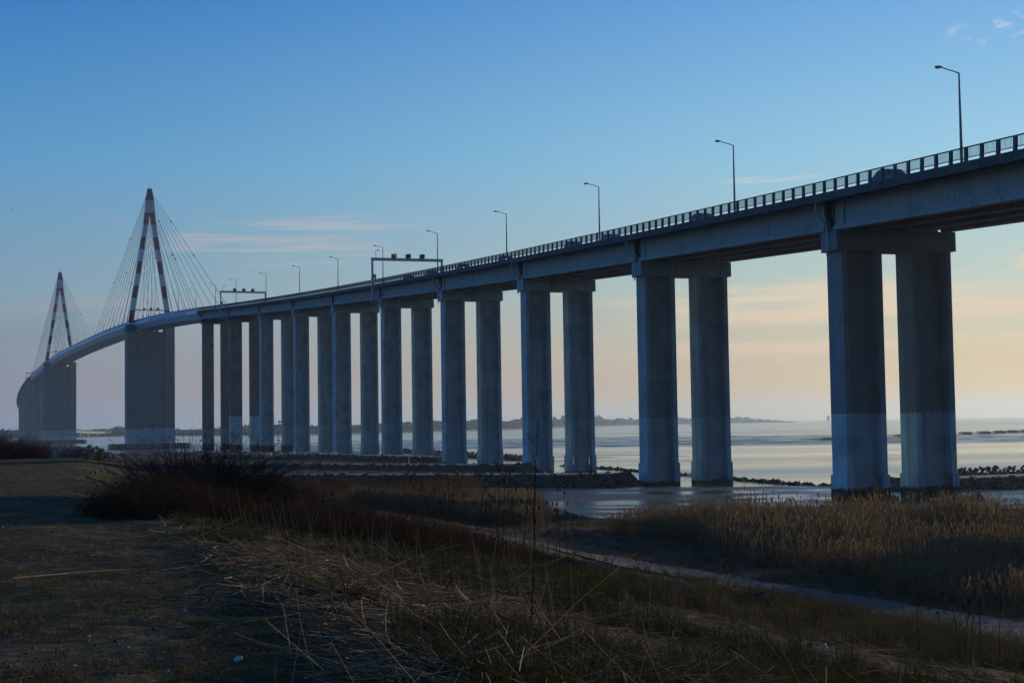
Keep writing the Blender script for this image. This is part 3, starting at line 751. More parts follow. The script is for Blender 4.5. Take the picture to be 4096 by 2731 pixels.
fr=np.concatenate([np.linspace(.3,6,12)[:-1],np.exp(np.linspace(math.log(6),math.log(60),230)),np.exp(np.linspace(math.log(60),math.log(470),190))[1:],np.linspace(470,1380,20)[1:]])
gm,GV=grid('ground',fa,fr,zland,MT['ground'],lambda x,y: shore_d(x,y)<12)
q_,t_a=QT(GV[:,0],GV[:,1]); low_=sstep(q_,20,32)*1.0; low_=np.maximum(low_,sstep(t_a,90,115))
at=gm.attributes.new('lowland','FLOAT','POINT'); at.data.foreach_set('value',low_.astype(np.float32))
tag(link('ground',gm),kind='structure')
def zmud(x,y):
    D=np.hypot(x,y); z=2.17-1.70*sstep(D,330,820)-2.2*sstep(D,900,1300)
    s=shore_d(x,y); z=z+.22*sstep(-s,-14,4)
    n=fbm(x/38+y*.004,y/9.0,61,4)*.42+fbm(x/9,y/4,71,3)*.10
    z=z+n*(.55+1.5*sstep(D,200,520))
    bay=sstep(D,182,168)*sstep(x,-14,-4); z=z+.20*bay
    return z
ma=np.radians(np.linspace(-55,55,520)); mr=np.exp(np.linspace(math.log(85),math.log(1400),420))
mm,_=grid('mudflat',ma,mr,zmud,MT['mud'],lambda x,y:(shore_d(x,y)>-6))
tag(link('mudflat',mm),kind='structure')
# water: the estuary to the horizon and the pool left on the flats behind the piers
SEA=.45
m=MB(); m.add([(-8400,-300,SEA),(8400,-300,SEA),(8400,12900,SEA),(-8400,12900,SEA)],[(0,1,2,3)])
tag(link('estuary_water',m.mesh('estuary_water',MT['water'])),kind='structure')
pa=np.radians(np.linspace(-30,45,60)); pr=np.linspace(95,520,50)
pm_,_=grid('tidal_pool',pa,pr,lambda x,y:2.27+0*x,MT['pool'],lambda x,y:(shore_d(x,y)>2)&(np.hypot(x,y)<470)&(x>-60)&~((np.hypot(x,y)>405)&(x<-40)))
tag(link('tidal_pool',pm_),kind='structure')
# bed far below everything so nothing is open
m=MB(); m.add([(-8400,-1450,-3.2),(8400,-1450,-3.2),(8400,12900,-3.2),(-8400,12900,-3.2)],[(0,1,2,3)])
tag(link('sea_bed',m.mesh('sea_bed',MT['mud'])),kind='structure')
# ------------------------------------------------------------------ gravel track
def ribbon(name,pts,w,mt,lift=.05,zf=zland,step=.5):
    P=[]; 
    for (ax,ay),(bx,by) in zip(pts[:-1],pts[1:]):
        n=max(2,int(math.hypot(bx-ax,by-ay)/step)); P+=[(ax+(bx-ax)*i/n,ay+(by-ay)*i/n) for i in range(n)]
    P=np.array(P+[pts[-1]]); 
    k=np.ones(9)/9; Q=P.copy()
    for c in (0,1): Q[4:-4,c]=np.convolve(P[:,c],k,'valid')
    T=np.gradient(Q,axis=0); T/=np.linalg.norm(T,axis=1)[:,None]; Nn=np.stack([T[:,1],-T[:,0]],-1)
    us=np.linspace(-1,1,9); V=[]
    ww=w*(1+.25*fbm(np.arange(len(Q))*step/4,np.zeros(len(Q)),3,3))
    G=Q[:,None,:]+Nn[:,None,:]*(us[None,:,None]*ww[:,None,None]/2)
    zc=zf(Q[:,0],Q[:,1]); zz=zf(G[...,0],G[...,1]); zz=np.maximum(zz,.0)+lift+.04*np.cos(us*3*math.pi)[None,:]*.4
    V=np.concatenate([G,zz[...,None]],-1).reshape(-1,3); n=len(Q)
    i,j=np.meshgrid(np.arange(n-1),np.arange(8),indexing='ij'); a=i*9+j
    F=np.stack([a,a+1,a+10,a+9],-1).reshape(-1,4)
    o=link(name,np_mesh(name,V,F,mt,smooth=True)); return o
tag(ribbon('gravel_track',TRK,4.8,MT['gravel'],.085),kind='structure')
tag(ribbon('gravel_path',[(-95,330),(-78,352),(-62,372),(-52,392),(-56,415)],5.0,MT['gravel'],.12,step=2.5),kind='structure')
# ------------------------------------------------------------------ stones
_ico=None
def rock_templates(n=6):
    out=[]
    bm=bmesh.new(); bmesh.ops.create_icosphere(bm,subdivisions=1,radius=1.0); V0=np.array([v.co[:] for v in bm.verts]); F0=np.array([[v.index for v in f.verts] for f in bm.faces]); bm.free()
    for i in range(n):
        r=np.random.default_rng(100+i); V=V0*(1+.28*(r.random((len(V0),1))-.5)*2)
        for q in range(5):      # flatten a few faces for broken stone
            d=r.normal(size=3); d/=np.linalg.norm(d); h=.62+.25*r.random(); pr=V@d; V=V-np.outer(np.maximum(pr-h,0),d)
        V*=np.array([1,.75+.3*r.random(),.6+.3*r.random()]); out.append(V)
    return out,F0
RT,RF=rock_templates()
def rotz(a): 
    c,s=np.cos(a),np.sin(a); Z=np.zeros_like(a); O=np.ones_like(a)
    return np.stack([np.stack([c,-s,Z],-1),np.stack([s,c,Z],-1),np.stack([Z,Z,O],-1)],-2)
def scatter(name,pts,scales,templates,F,mats,mi=None,tilt=.0,yaw=None,seed=1,smooth=False,squash=None):
    r=np.random.default_rng(seed); n=len(pts); pts=np.asarray(pts,float); ti=r.integers(0,len(templates),n)
    yaw=r.random(n)*2*math.pi if yaw is None else yaw
    Rm=rotz(yaw)
    if tilt:
        ax=r.normal(size=(n,2))*tilt; cx_,sx_=np.cos(ax[:,0]),np.sin(ax[:,0]); cy_,sy_=np.cos(ax[:,1]),np.sin(ax[:,1]); Z=np.zeros(n);O=np.ones(n)
        RX=np.stack([np.stack([O,Z,Z],-1),np.stack([Z,cx_,-sx_],-1),np.stack([Z,sx_,cx_],-1)],-2); RY=np.stack([np.stack([cy_,Z,sy_],-1),np.stack([Z,O,Z],-1),np.stack([-sy_,Z,cy_],-1)],-2)
        Rm=RX@RY@Rm
    VV=[];FF=[];MI=[];off=0
    for k,T in enumerate(templates):
        w=np.where(ti==k)[0]
        if not len(w): continue
        Tk=T if squash is None else T
        v=np.einsum('nij,vj->nvi',Rm[w],Tk)*np.asarray(scales)[w].reshape(len(w),1,-1)+pts[w][:,None,:]
        VV.append(v.reshape(-1,3)); Fk=F[k] if isinstance(F,list) else F
        FF.append((Fk[None]+ (off+np.arange(len(w))*len(T))[:,None,None]).reshape(-1,Fk.shape[1])); off+=len(w)*len(T)
        if mi is not None: MI.append(np.tile(mi[k] if isinstance(mi,list) else mi,len(w)))
    return link(name,np_mesh(name,np.concatenate(VV),np.concatenate(FF),mats,np.concatenate(MI) if mi is not None else None,smooth))
def seg_points(poly,n,r,width):
    poly=np.array(poly,float); L=np.hypot(*np.diff(poly,axis=0).T); c=np.concatenate([[0],np.cumsum(L)]); s=r.random(n)*c[-1]
    x=np.interp(s,c,poly[:,0]); y=np.interp(s,c,poly[:,1]); i=np.clip(np.searchsorted(c,s)-1,0,len(L)-1); d=np.diff(poly,axis=0)[i]/L[i][:,None]
    w=(r.random(n)-.5)*width; return x+d[:,1]*w,y-d[:,0]*w,w/width*2
def rubble_line(nm,label,cat,poly,n,width,z0,h,size,mt,seed):
    r=np.random.default_rng(seed); x,y,w=seg_points(poly,n,r,width); 
    z=z0+h*(1-np.abs(w)**1.5)*r.random(n)**.6
    o=scatter(nm,np.stack([x,y,z],-1),size*(.55+.9*r.random(n)**2),RT,RF,mt,tilt=.6,seed=seed+1); return tag(o,label,cat)
# causeways: gravel top, broken stone on the side and the tip
def causeway(label,line,w,ztop,zbot,seed,nst,size=.42,mt='stone_dark'):
    x0_,y0_=line[-1]; r=thing('stone_causeway',label,'causeway',(x0_,y0_,zbot))
    P=np.array(line,float); D=np.gradient(P,axis=0); D/=np.linalg.norm(D,axis=1)[:,None]; N=np.stack([D[:,1],-D[:,0]],-1)
    V=[];F=[]; n=len(P)
    for p,nn in zip(P,N):
        for u,z in ((-w/2-1.2,zbot-.8),(-w/2,ztop),(w/2,ztop),(w/2+1.2,zbot-.8)): V.append((p[0]+nn[0]*u-x0_,p[1]+nn[1]*u-y0_,z-zbot))
    for i in range(n-1):
        for j in range(3): F.append((i*4+j,i*4+j+1,i*4+j+5,i*4+j+4))
    F+=[(0,1,2,3),tuple(range(4*n-4,4*n))[::-1]]
    m=MB(); m.add(V,F); part('gravel_top',m,MT['causeway'],r)
    rg=np.random.default_rng(seed); pts=[]
    for side in (-1,1):
        k=nst if side>0 else nst//3
        L=np.concatenate([[0],np.cumsum(np.hypot(*np.diff(P,axis=0).T))]); s=rg.random(k)*L[-1]; px=np.interp(s,L,P[:,0]); py=np.interp(s,L,P[:,1]); nx=np.interp(s,L,N[:,0]); ny=np.interp(s,L,N[:,1])
        f=rg.random(k); off=(w/2+.1+1.3*f)
        pts.append(np.stack([px+nx*off*side,py+ny*off*side,ztop-.12-(ztop-zbot)*f+.1*rg.random(k)],-1))
    k=nst//5; a=rg.random(k)*2*math.pi; f=rg.random(k); e=P[-1]; d=D[-1]
    off=(rg.random(k)-.5)*w; pts.append(np.stack([e[0]+d[0]*(.2+1.8*f)+N[-1][0]*off,e[1]+d[1]*(.2+1.8*f)+N[-1][1]*off,ztop-.1-(ztop-zbot)*f],-1))
    pts=np.concatenate(pts)-np.array([x0_,y0_,zbot])
    o=scatter('riprap',pts,size*(.6+.8*rg.random(len(pts))),RT,RF,MT[mt],tilt=.5,seed=seed+3); o.parent=r; o['kind']='stuff'
    return r
causeway('nearer stone sided causeway with a gravel top ending at the second pier',[(-46,203),(-30,197),(-10,189),(4,183.5),(13,181)],6.5,3.75,2.2,201,1500)
causeway('farther stone sided causeway reaching the third pier',[(-62,268),(-40,256),(-20,241),(-6,231),(1,228)],7.0,3.75,2.2,202,1400)
causeway('stone sided causeway under the nearest pier at the right edge, dull grass in front',[(120,186),(90,176),(66,166),(50,160),(41,157)],6.0,3.6,2.2,203,1300)
causeway('stone sided bank carrying the feet of the fourth to sixth piers',[(-70,345),(-52,338),(-34,318),(-22,298),(-14,284)],9.0,3.9,2.3,204,1200)
rubble_line('rock_groyne','low dark rock groyne crossing the wet flats behind the second and third piers','groyne',[(36,168),(33,178),(26,205),(17,240),(9,268)],2600,3.4,1.9,.75,.22,MT['stone_dark'],301)
rubble_line('rock_groyne','dark rock groyne behind the feet of the fourth to seventh piers','groyne',[(6,300),(-6,340),(-20,385),(-32,420)],2400,5.0,1.6,1.9,.32,MT['stone_dark'],302)
rubble_line('rock_groyne','upper rock wall at the right edge behind the nearest pier','groyne',[(58,197),(75,204),(110,216),(150,230)],2200,4.0,2.1,1.2,.28,MT['stone_dark'],303)
rubble_line('stone_heap','heap of grey riprap stones at the left in front of the far pylon','stone heap',[(-124,372),(-114,367),(-106,363),(-101,361)],1900,17,2.5,3.5,.58,MT['stone'],304)
rubble_line('boulder_pile','scatter of pale orange boulders on the gravel beside the seventh pier','boulder pile',[(-58,330),(-48,333),(-40,334)],160,6.5,3.5,.75,.45,MT['stone_pale'],305)
rubble_line('boulder_pile','pale boulders at the left end of the farther causeway','boulder pile',[(-58,262),(-50,259),(-44,255.5)],150,4.0,2.5,1.0,.5,MT['stone_pale'],306)
rubble_line('rock_groyne','dark rock foot at the water line between the two legs of the nearest pier','groyne',[(33.5,132.0),(37.5,133.0),(43,135)],90,2.6,1.6,1.2,.5,MT['stone_dark'],307)
MT['clod']=leafy('brown_clod',[(.03,.024,.014),(.09,.07,.042),(.16,.13,.085)],.0)
MT['turf']=leafy('trampled_turf',[(.045,.040,.018),(.11,.088,.042),(.065,.068,.026),(.145,.115,.06)],.2)
MT['stone_shell']=plain('shell_white',(.34,.33,.30),.8,0,.4,9)
# ------------------------------------------------------------------ vegetation
def strands(name,B,D,L,w,bend,mats,K=4,mi=None,taper=.35,sides=3,parent=None):
    n=len(B); D=D/np.linalg.norm(D,axis=1)[:,None]; up=np.where(np.abs(D[:,2:3])<.9,[[0,0,1.]],[[1.,0,0]])
    e1=np.cross(D,up); e1/=np.linalg.norm(e1,axis=1)[:,None]; e2=np.cross(D,e1)
    t_=np.linspace(0,1,K)
    C_=B[:,None]+D[:,None]*(L[:,None]*t_)[...,None]+bend[:,None]*(L[:,None]*t_**2)[...,None]
    rad=w[:,None]*(1-(1-taper)*t_)[None]
    if sides==2:
        V=np.stack([C_+e1[:,None]*rad[...,None],C_-e1[:,None]*rad[...,None]],2)
    else:
        V=np.stack([C_+(e1*math.cos(a)+e2*math.sin(a))[:,None]*rad[...,None] for a in (0,2.094,4.189)],2)
    V=V.reshape(-1,3); F=[]
    for k in range(K-1):
        rng_=range(1) if sides==2 else range(3)
        for j in rng_: F.append((k*sides+j,k*sides+(j+1)%sides,(k+1)*sides+(j+1)%sides,(k+1)*sides+j))
    F=np.array(F); FF=(F[None]+(np.arange(n)*K*sides)[:,None,None]).reshape(-1,4)
    me=np_mesh(name,V,FF,mats); return link(name,me,parent)
def reed_template(seed,n=11,rad=.95,hmin=1.5,hmax=2.3,plume=True,leaf=3):
    r=np.random.default_rng(seed); V=[];F=[];MI=[]
    def quadstrip(P,Wd,side,mi):
        o=len(V)
        for p,w in zip(P,Wd): V.append(p+side*w); V.append(p-side*w)
        for k in range(len(P)-1): F.append((o+2*k,o+2*k+1,o+2*k+3,o+2*k+2)); MI.append(mi)
    for i in range(n):
        a=r.random()*6.28; d=rad*math.sqrt(r.random()); b=np.array([d*math.cos(a),d*math.sin(a),-.1]); h=hmin+(hmax-hmin)*r.random()
        ln=np.array([r.normal()*.10+.10,r.normal()*.10,0]); sd=r.random()*3.14; side=np.array([math.cos(sd),math.sin(sd),0])
        P=[b,b+np.array([0,0,h*.5])+ln*h*.35,b+np.array([0,0,h])+ln*h]
        quadstrip(P,[.011,.009,.006],side,0)
        for q in range(leaf):
            z=h*(.25+.5*r.random()); st=b+np.array([0,0,z])+ln*z*.7; a2=r.random()*6.28; o=np.array([math.cos(a2),math.sin(a2),0]); l=.35+.3*r.random()
            sp=np.array([-o[1],o[0],0]); quadstrip([st,st+o*l*.5+np.array([0,0,l*.35]),st+o*l+np.array([0,0,l*.15])],[.012,.012,.002],sp,0)
        if plume:
            top=P[-1]; l=.16+.13*r.random(); dr=np.array([math.cos(a)*.5,math.sin(a)*.5,0])*.25+ln*.5
            for s_ in (side,np.array([-side[1],side[0],0])):
                quadstrip([top-np.array([0,0,.05]),top+np.array([0,0,l*.45])+dr*l*.3,top+np.array([0,0,l])+dr*l],[.010,.026,.005],s_,1)
    return np.array(V),np.array(F),np.array(MI)
def tuft_template(seed,n=22,rad=.14,h0=.25,h1=.55,w=.006,droop=.5):
    r=np.random.default_rng(seed); V=[];F=[]
    for i in range(n):
        a=r.random()*6.28; d=rad*r.random(); b=np.array([d*math.cos(a),d*math.sin(a),-.04]); h=h0+(h1-h0)*r.random(); a2=a+r.normal()*.6; o=np.array([math.cos(a2),math.sin(a2),0])
        sp=np.array([-o[1],o[0],0]); le=.2+droop*r.random(); P=[b,b+np.array([0,0,h*.6])+o*h*le*.3,b+np.array([0,0,h*(1-.3*le)])+o*h*le]
        k=len(V)
        for p,ww in zip(P,(w,w*.8,w*.15)): V.append(p+sp*ww); V.append(p-sp*ww)
        F+=[(k,k+1,k+3,k+2),(k+2,k+3,k+5,k+4)]
    return np.array(V),np.array(F)
def rnd_polar(n,r,dmin,dmax,lo=-.50,hi=.50,p=1.0):
    d=np.exp(math.log(dmin)+(math.log(dmax)-math.log(dmin))*r.random(n)**p) if p else dmin+(dmax-dmin)*r.random(n)
    tx=lo+(hi-lo)*r.random(n); return tx*d,d
r6=np.random.default_rng(66)
# reed bed in the middle and right
def bed(n,xlo,xhi,ylo,yhi,cond,seed):
    r=np.random.default_rng(seed); x=xlo+(xhi-xlo)*r.random(n); y=ylo+(yhi-ylo)*r.random(n); k=cond(x,y,r); return x[k],y[k],r
def c_right(x,y,r):
    q,tt=QT(x,y); tx=x/y; s=shore_d(x,y); dens=sstep(fbm(x/11,y/7,81,3),-.34,-.05)
    return (s<-.5)&(q>31+3*fbm(x/8,y/8,83,3)*3)&(np.abs(x/y)<.52)&(r.random(len(x))<dens)&((y>56)|(r.random(len(x))<.4))&(y<97+6*fbm(x/5,y/5,86,2))&(tx>-.035+.05*fbm(x/6,y/6,85,2))
x,y,r=bed(27000,-12,75,52,150,c_right,71); T=[reed_template(200+i) for i in range(5)]
hs=(.44+.20*np.clip(.5+1.2*fbm(x/9,y/9,91,3),0,1))*(.42+.58*sstep(x/y,.045,.11)); hs=hs*(.85+.45*sstep(y,62,95))*(.7+.55*r.random(len(x)))*np.clip(1+1.1*fbm(x/3.5,y/3.5,94,3),.6,1.35)
o=scatter('reed_bed',np.stack([x,y,zland(x,y)],-1),np.stack([1+0*hs,1+0*hs,hs],-1)*(.9+.25*r.random(len(x)))[:,None],[a[0] for a in T],[a[1] for a in T],[MT['reed_stem'],MT['reed_plume']],[a[2] for a in T],seed=72)
tag(o,'pale plumed reed bed in front of the nearest pier, right of the bay','reeds',kind='stuff')
print('reeds',len(x))
def c_left(x,y,r):
    s=shore_d(x,y); q,tt=QT(x,y)
    return (s<-.5)&(y>108+.2*np.abs(x+8))&(y<160)&(x/y<-.022+.03*fbm(y/9,x/9,95,2))&(x/y>-.205)&(r.random(len(x))<sstep(fbm(x/10,y/8,97,3),-.25,.05))
x,y,r=bed(6500,-42,4,95,200,c_left,73); T=[reed_template(300+i,leaf=4,hmin=1.0,hmax=1.7) for i in range(4)]
hv=(.65+.45*r.random(len(x)))*np.clip(.95+1.1*fbm(x/5,y/5,98,3),.5,1.3)
o=scatter('reed_bed',np.stack([x,y,zland(x,y)],-1),np.stack([1.2+0*hv,1.2+0*hv,hv],-1),[a[0] for a in T],[a[1] for a in T],[MT['reed_brown'],MT['reed_brown']],[a[2] for a in T],seed=74)
tag(o,'rust brown reed bed left of the bay, below the causeways','reeds',kind='stuff')
print('reeds l',len(x))
def c_tan(x,y,r):
    s=shore_d(x,y); tx=x/y; return (s<-.5)&(y>100)&(y<132)&(tx>-.115+.04*fbm(x/5,y/5,88,2))&(tx<.015)&(r.random(len(x))<sstep(fbm(x/7,y/7,96,3),-.2,.05))
x,y,r=bed(3800,-18,3,98,134,c_tan,173); T=[reed_template(320+i,leaf=3,hmin=.7,hmax=1.25) for i in range(3)]
o=scatter('reed_bed',np.stack([x,y,zland(x,y)],-1),.8+.4*r.random(len(x)),[a[0] for a in T],[a[1] for a in T],[MT['reed_stem'],MT['reed_plume']],[a[2] for a in T],seed=174)
tag(o,'low pale tan reeds at the left corner of the bay, before the rust brown bed','reeds',kind='stuff')
# rough grass on the low ground and the slope
GT=[tuft_template(400+i) for i in range(5)]; GTV=[a[0] for a in GT]; GTF=[a[1] for a in GT]
x,y=rnd_polar(26000,r6,30,150,-.5,.5,.9); q,tt=QT(x,y)
k=(q>14)&(trk_d(x,y)>2.0)&((q>26)|(r6.random(len(x))<.45))&(shore_d(x,y)<1.0)&(fbm(x/6,y/6,101,3)>-.14); x,y=x[k],y[k]
o=scatter('marsh_grass',np.stack([x,y,zland(x,y)],-1),((.35+.65*r6.random(len(x))*np.clip(.6+1.5*fbm(x/5,y/5,131,3),.2,1.3))*np.where(q[k]<27,.40,1.0))[:,None]*np.array([1.7,1.7,1.0]),GTV,GTF,MT['grass_dry'],seed=75)
tag(o,'dull dry grass covering the low ground along the gravel track','grass',kind='stuff')
x,y=rnd_polar(22000,r6,5.5,48,-.55,.55,.85); q,tt=QT(x,y)
k=(q>.2)&(q<26)&(trk_d(x,y)>1.5)&(fbm(x/3.2,y/3.2,103,3)>-.05+.16*np.exp(-q/2)); x,y=x[k],y[k]
o=scatter('slope_grass',np.stack([x,y,zland(x,y)],-1),(.35+.65*r6.random(len(x))**2)[:,None]*np.array([1.1,1.1,.9]),GTV,GTF,MT['grass_green'],seed=76)
tag(o,'dark grass tufts on the slope below the bank','grass',kind='stuff')
x,y,w_=seg_points(TRK,2600,r6,5.4); k=np.abs(w_)>.35+.5*r6.random(len(x)); k|=(np.abs(w_)<.14)&(r6.random(len(x))<.7); x,y=x[k],y[k]
o=scatter('verge_grass',np.stack([x,y,zland(x,y)+.05],-1),.30+.45*r6.random(len(x)),GTV,GTF,MT['grass_dry'],seed=179); tag(o,'short grass creeping over the edges and the middle of the gravel track','grass',kind='stuff')
# taller tussocks near the track
TT=[tuft_template(500+i,70,.3,.35,.75,.005,.8) for i in range(3)]
x=[];y=[]
for tx,d in [(.20,36),(.235,34.5),(.17,38),(.27,32),(.30,29),(.245,28.5),(.19,28),(.33,27),(.28,25),(.355,25.5),(.22,24),(.12,30),(.31,34),(.34,31),(.15,24),(.08,33)]:
    for q in range(7): x.append(tx*d+r6.normal()*.6); y.append(d+r6.normal()*.6)
x=np.array(x);y=np.array(y); k=trk_d(x,y)>1.6; x,y=x[k],y[k]
o=scatter('tussock_grass',np.stack([x,y,zland(x,y)],-1),.8+.5*r6.random(len(x)),[a[0] for a in TT],[a[1] for a in TT],MT['grass_dry'],seed=77)
tag(o,'tall dark grass tussocks on the near side of the gravel track','grass',kind='stuff')
# short turf on top of the bank
TS=[tuft_template(520+i,16,.12,.03,.10,.004,.8) for i in range(3)]
x,y=rnd_polar(44000,r6,5.5,108,-.5,.2,1.0); q,tt=QT(x,y); k=(q<.8)&(fbm(x/1.1,y/1.1,107,3)>-.10); x,y=x[k],y[k]
o=scatter('bank_turf',np.stack([x,y,zland(x,y)],-1),(.4+.7*r6.random(len(x)))*(1+y/70),[a[0] for a in TS],[a[1] for a in TS],MT['turf'],seed=78)
tag(o,'thin trampled turf on top of the bank at the left','grass',kind='stuff')
# dead straw fallen over the slope
def straw_field(n,dmin,dmax,lo,hi,cond,Lr,wr,seed,lift=.10,flat=.22,dirb=(.75,-.65)):
    r=np.random.default_rng(seed); x,y=rnd_polar(n,r,dmin,dmax,lo,hi,1.2); k=cond(x,y,r); x,y=x[k],y[k]; n=len(x)
    a=np.where(r.random(n)<.6,math.atan2(dirb[1],dirb[0])+r.normal(size=n)*.55,r.random(n)*6.28); f=np.where(r.random(n)<.5,1,-1)
    L=Lr[0]+(Lr[1]-Lr[0])*r.random(n)**1.6; w=wr[0]+(wr[1]-wr[0])*r.random(n)**2
    Dh=np.stack([np.cos(a)*f,np.sin(a)*f],-1); z0=zland(x,y)+lift*r.random(n); x1,y1=x+Dh[:,0]*L,y+Dh[:,1]*L; z1=zland(x1,y1)+lift*r.random(n)+flat*L*np.maximum(0,r.normal(size=n)*.6)
    D=np.stack([Dh[:,0]*L,Dh[:,1]*L,z1-z0],-1); Ln=np.linalg.norm(D,axis=1)
    bend=r.normal(size=(n,3))*np.array([.2,.2,.10]); bend[:,2]+=.0
    return np.stack([x,y,z0],-1),D,Ln,w,bend
def c_slope(x,y,r):
    q,tt=QT(x,y); m=np.exp(-((q-2.2)/2.6)**2); return (q>-.3)&(r.random(len(x))<(.30+.70*m)*sstep(fbm(x/2.2,y/2.2,111,3),-.20,.10))&(q<14)
B,D,L,w,bn=straw_field(75000,7.0,36,-.24,.52,c_slope,(.2,1.0),(.003,.0105),81)
o=strands('fallen_straw',B,D,L,w,bn,MT['straw'],5); tag(o,'fallen dead straw lying over the near slope','straw',kind='stuff'); print('straw',len(B))
def c_top(x,y,r):
    q,tt=QT(x,y); return (q<.6)&(fbm(x/2.5,y/2.5,113,3)>-.02)
B,D,L,w,bn=straw_field(30000,7,60,-.45,.1,c_top,(.05,.35),(.0015,.004),82,lift=.02,flat=.03)
o=strands('straw_litter',B,D,L,w,bn,MT['straw'],3); tag(o,'small scraps of straw on the trampled bank','straw',kind='stuff')
def c_mat(x,y,r):
    q,tt=QT(x,y); return (q>-.2)&(q<12)&(r.random(len(x))<sstep(fbm(x/1.9,y/1.9,119,3),-.25,.12))
B,D,L,w,bn=straw_field(60000,7.0,26,-.26,.50,c_mat,(.06,.32),(.0015,.0045),86,lift=.06,flat=.15)
o=strands('straw_mat',B,D,L,w,bn,MT['straw'],3); tag(o,'matted broken straw between the longer fallen stalks','straw',kind='stuff')
# upright pale canes at the foot of the bramble and leaning stalks on the slope
def canes(n,seed,boxes,Lr,wr,lean=.25,leanv=(-.25,.15)):
    r=np.random.default_rng(seed); P=[]
    for i in range(n):
        tx0,tx1,d0,d1=boxes[r.integers(len(boxes))]; d=d0+(d1-d0)*r.random(); P.append(((tx0+(tx1-tx0)*r.random())*d,d))
    P=np.array(P); z=zland(P[:,0],P[:,1]); L=Lr[0]+(Lr[1]-Lr[0])*r.random(n); D=np.stack([leanv[0]+r.normal(size=n)*lean,leanv[1]+r.normal(size=n)*lean,np.ones(n)],-1)
    return np.stack([P[:,0],P[:,1],z-.05],-1),D,L,wr[0]+(wr[1]-wr[0])*r.random(n),r.normal(size=(n,3))*.10
B,D,L,w,bn=canes(150,83,[(-.165,-.08,18,26),(-.14,-.03,17,23),(-.03,.03,15,22),(-.20,-.14,24,32)],(.35,1.05),(.003,.006),.13,(-.20,.05))
o=strands('standing_canes',B,D,L,w,bn,MT['straw'],4); tag(o,'pale standing dead canes along the foot of the dark brambles','dead canes',kind='stuff')
B,D,L,w,bn=canes(120,84,[(-.10,.36,9,16),(.0,.40,14,24),(-.16,.1,9,13)],(.35,1.2),(.0025,.0055),.6,(-.45,.1))
o=strands('leaning_stalks',B,D,L,w,bn,MT['straw'],4); tag(o,'long leaning dead stalks across the near slope','dead stalks',kind='stuff')
# brambles and bare shrubs
def bramble(nm,label,tx,d,rx,ry,h,n,seed,mt='twig',leaves=900,upright=.5,wmul=1.0,grp=None):
    r=np.random.default_rng(seed); cx_,cy_=tx*d,d; zc=float(zland(np.array([cx_]),np.array([cy_]))[0]); root=thing(nm,label,'bush',(cx_,cy_,zc),0,grp)
    a=r.random(n)*6.28; rr_=np.sqrt(r.random(n)); bx,by=rx*rr_*np.cos(a),ry*rr_*np.sin(a); bz=zland(bx+cx_,by+cy_)-zc
    prof=np.clip(1-.75*rr_**2.2,.15,1)*(.75+.5*vn(bx*1.3+seed,by*1.3,3))
    L=h*prof*(.55+.6*r.random(n)); o=r.normal(size=(n,2))*.42
    D=np.stack([o[:,0]+.25*np.cos(a)*rr_,o[:,1]+.25*np.sin(a)*rr_,upright+.5*r.random(n)],-1)
    bend=np.stack([o[:,0]*.6,o[:,1]*.6,-.55*r.random(n)*(1.2-upright)],-1)
    B=np.stack([bx,by,bz-.05],-1); w=(.004+.007*r.random(n))*wmul
    strands('stems',B,D,L,w,bend,MT[mt],5,parent=root)['kind']='stuff'
    k=n*4; i=r.integers(0,n,k); t_=.3+.7*r.random(k); Dn=D/np.linalg.norm(D,axis=1)[:,None]
    q=B[i]+Dn[i]*(L[i]*t_)[:,None]+bend[i]*(L[i]*t_**2)[:,None]; D2=Dn[i]*.8+r.normal(size=(k,3))*.8; strands('twigs',q,D2,(.12+.30*r.random(k))*min(1.6,h),(.0022+.003*r.random(k))*wmul,r.normal(size=(k,3))*.2,MT[mt],3,parent=root)['kind']='stuff'
    if leaves:
        i=r.integers(0,k,leaves); p=q[i]+r.normal(size=(leaves,3))*.10; s=.022+.03*r.random(leaves); u=r.normal(size=(leaves,3)); u/=np.linalg.norm(u,axis=1)[:,None]; v=np.cross(u,r.normal(size=(leaves,3))); v/=np.linalg.norm(v,axis=1)[:,None]
        u*=s[:,None]; v*=s[:,None]*.6; V=np.stack([p-u,p-v,p+u,p+v],1).reshape(-1,3); F=np.arange(leaves*4).reshape(-1,4)
        link('leaves',np_mesh('leaves',V,F,MT['scrub']),root)['kind']='stuff'
    return root
bramble('bramble_bush','tall bare dark bush breaking the skyline left of centre, twigs against the water',-.209,39,1.8,2.2,2.7,1800,601,leaves=2500,upright=.8,wmul=1.5)
bramble('bramble_bush','dark tangled bramble bush below the tall bare bush, over the eroded bank edge',-.232,33,1.6,2.6,1.05,2200,602,leaves=4500)
bramble('bramble_bush','broad dark bramble thicket in the middle, pale canes standing before it',-.112,34,3.0,4.0,1.1,3000,603,leaves=6000)
bramble('bramble_bush','low dark bramble thicket trailing right towards the gravel track',-.045,38,2.8,3.6,1.0,2200,604,leaves=4500)
bramble('bramble_bush','bramble clump filling the dip between the tall bush and the thicket',-.160,41,2.6,3.6,1.0,2400,605,leaves=5000)
bramble('heather_shrub','brown shrub on the far end of the bank at the left edge of the picture',-.356,97,2.6,2.6,2.2,1700,606,leaves=2600,upright=.7,wmul=2.6)
bramble('heather_shrub','thin twiggy shrub beside the stone heap at the left',-.326,98,1.2,1.6,1.5,350,607,leaves=700,upright=.9,wmul=2.2)
bramble('heather_shrub','sparse twigs in front of the cream clad far pier foot',-.288,99,1.6,1.6,1.2,130,608,leaves=200,upright=1.0,wmul=2.2)
bramble('grass_clump','bleached grass clump at the end of the bank below the stone heap',-.246,92,.6,.8,.75,260,609,mt='straw',leaves=0,upright=1.2,wmul=1.2)
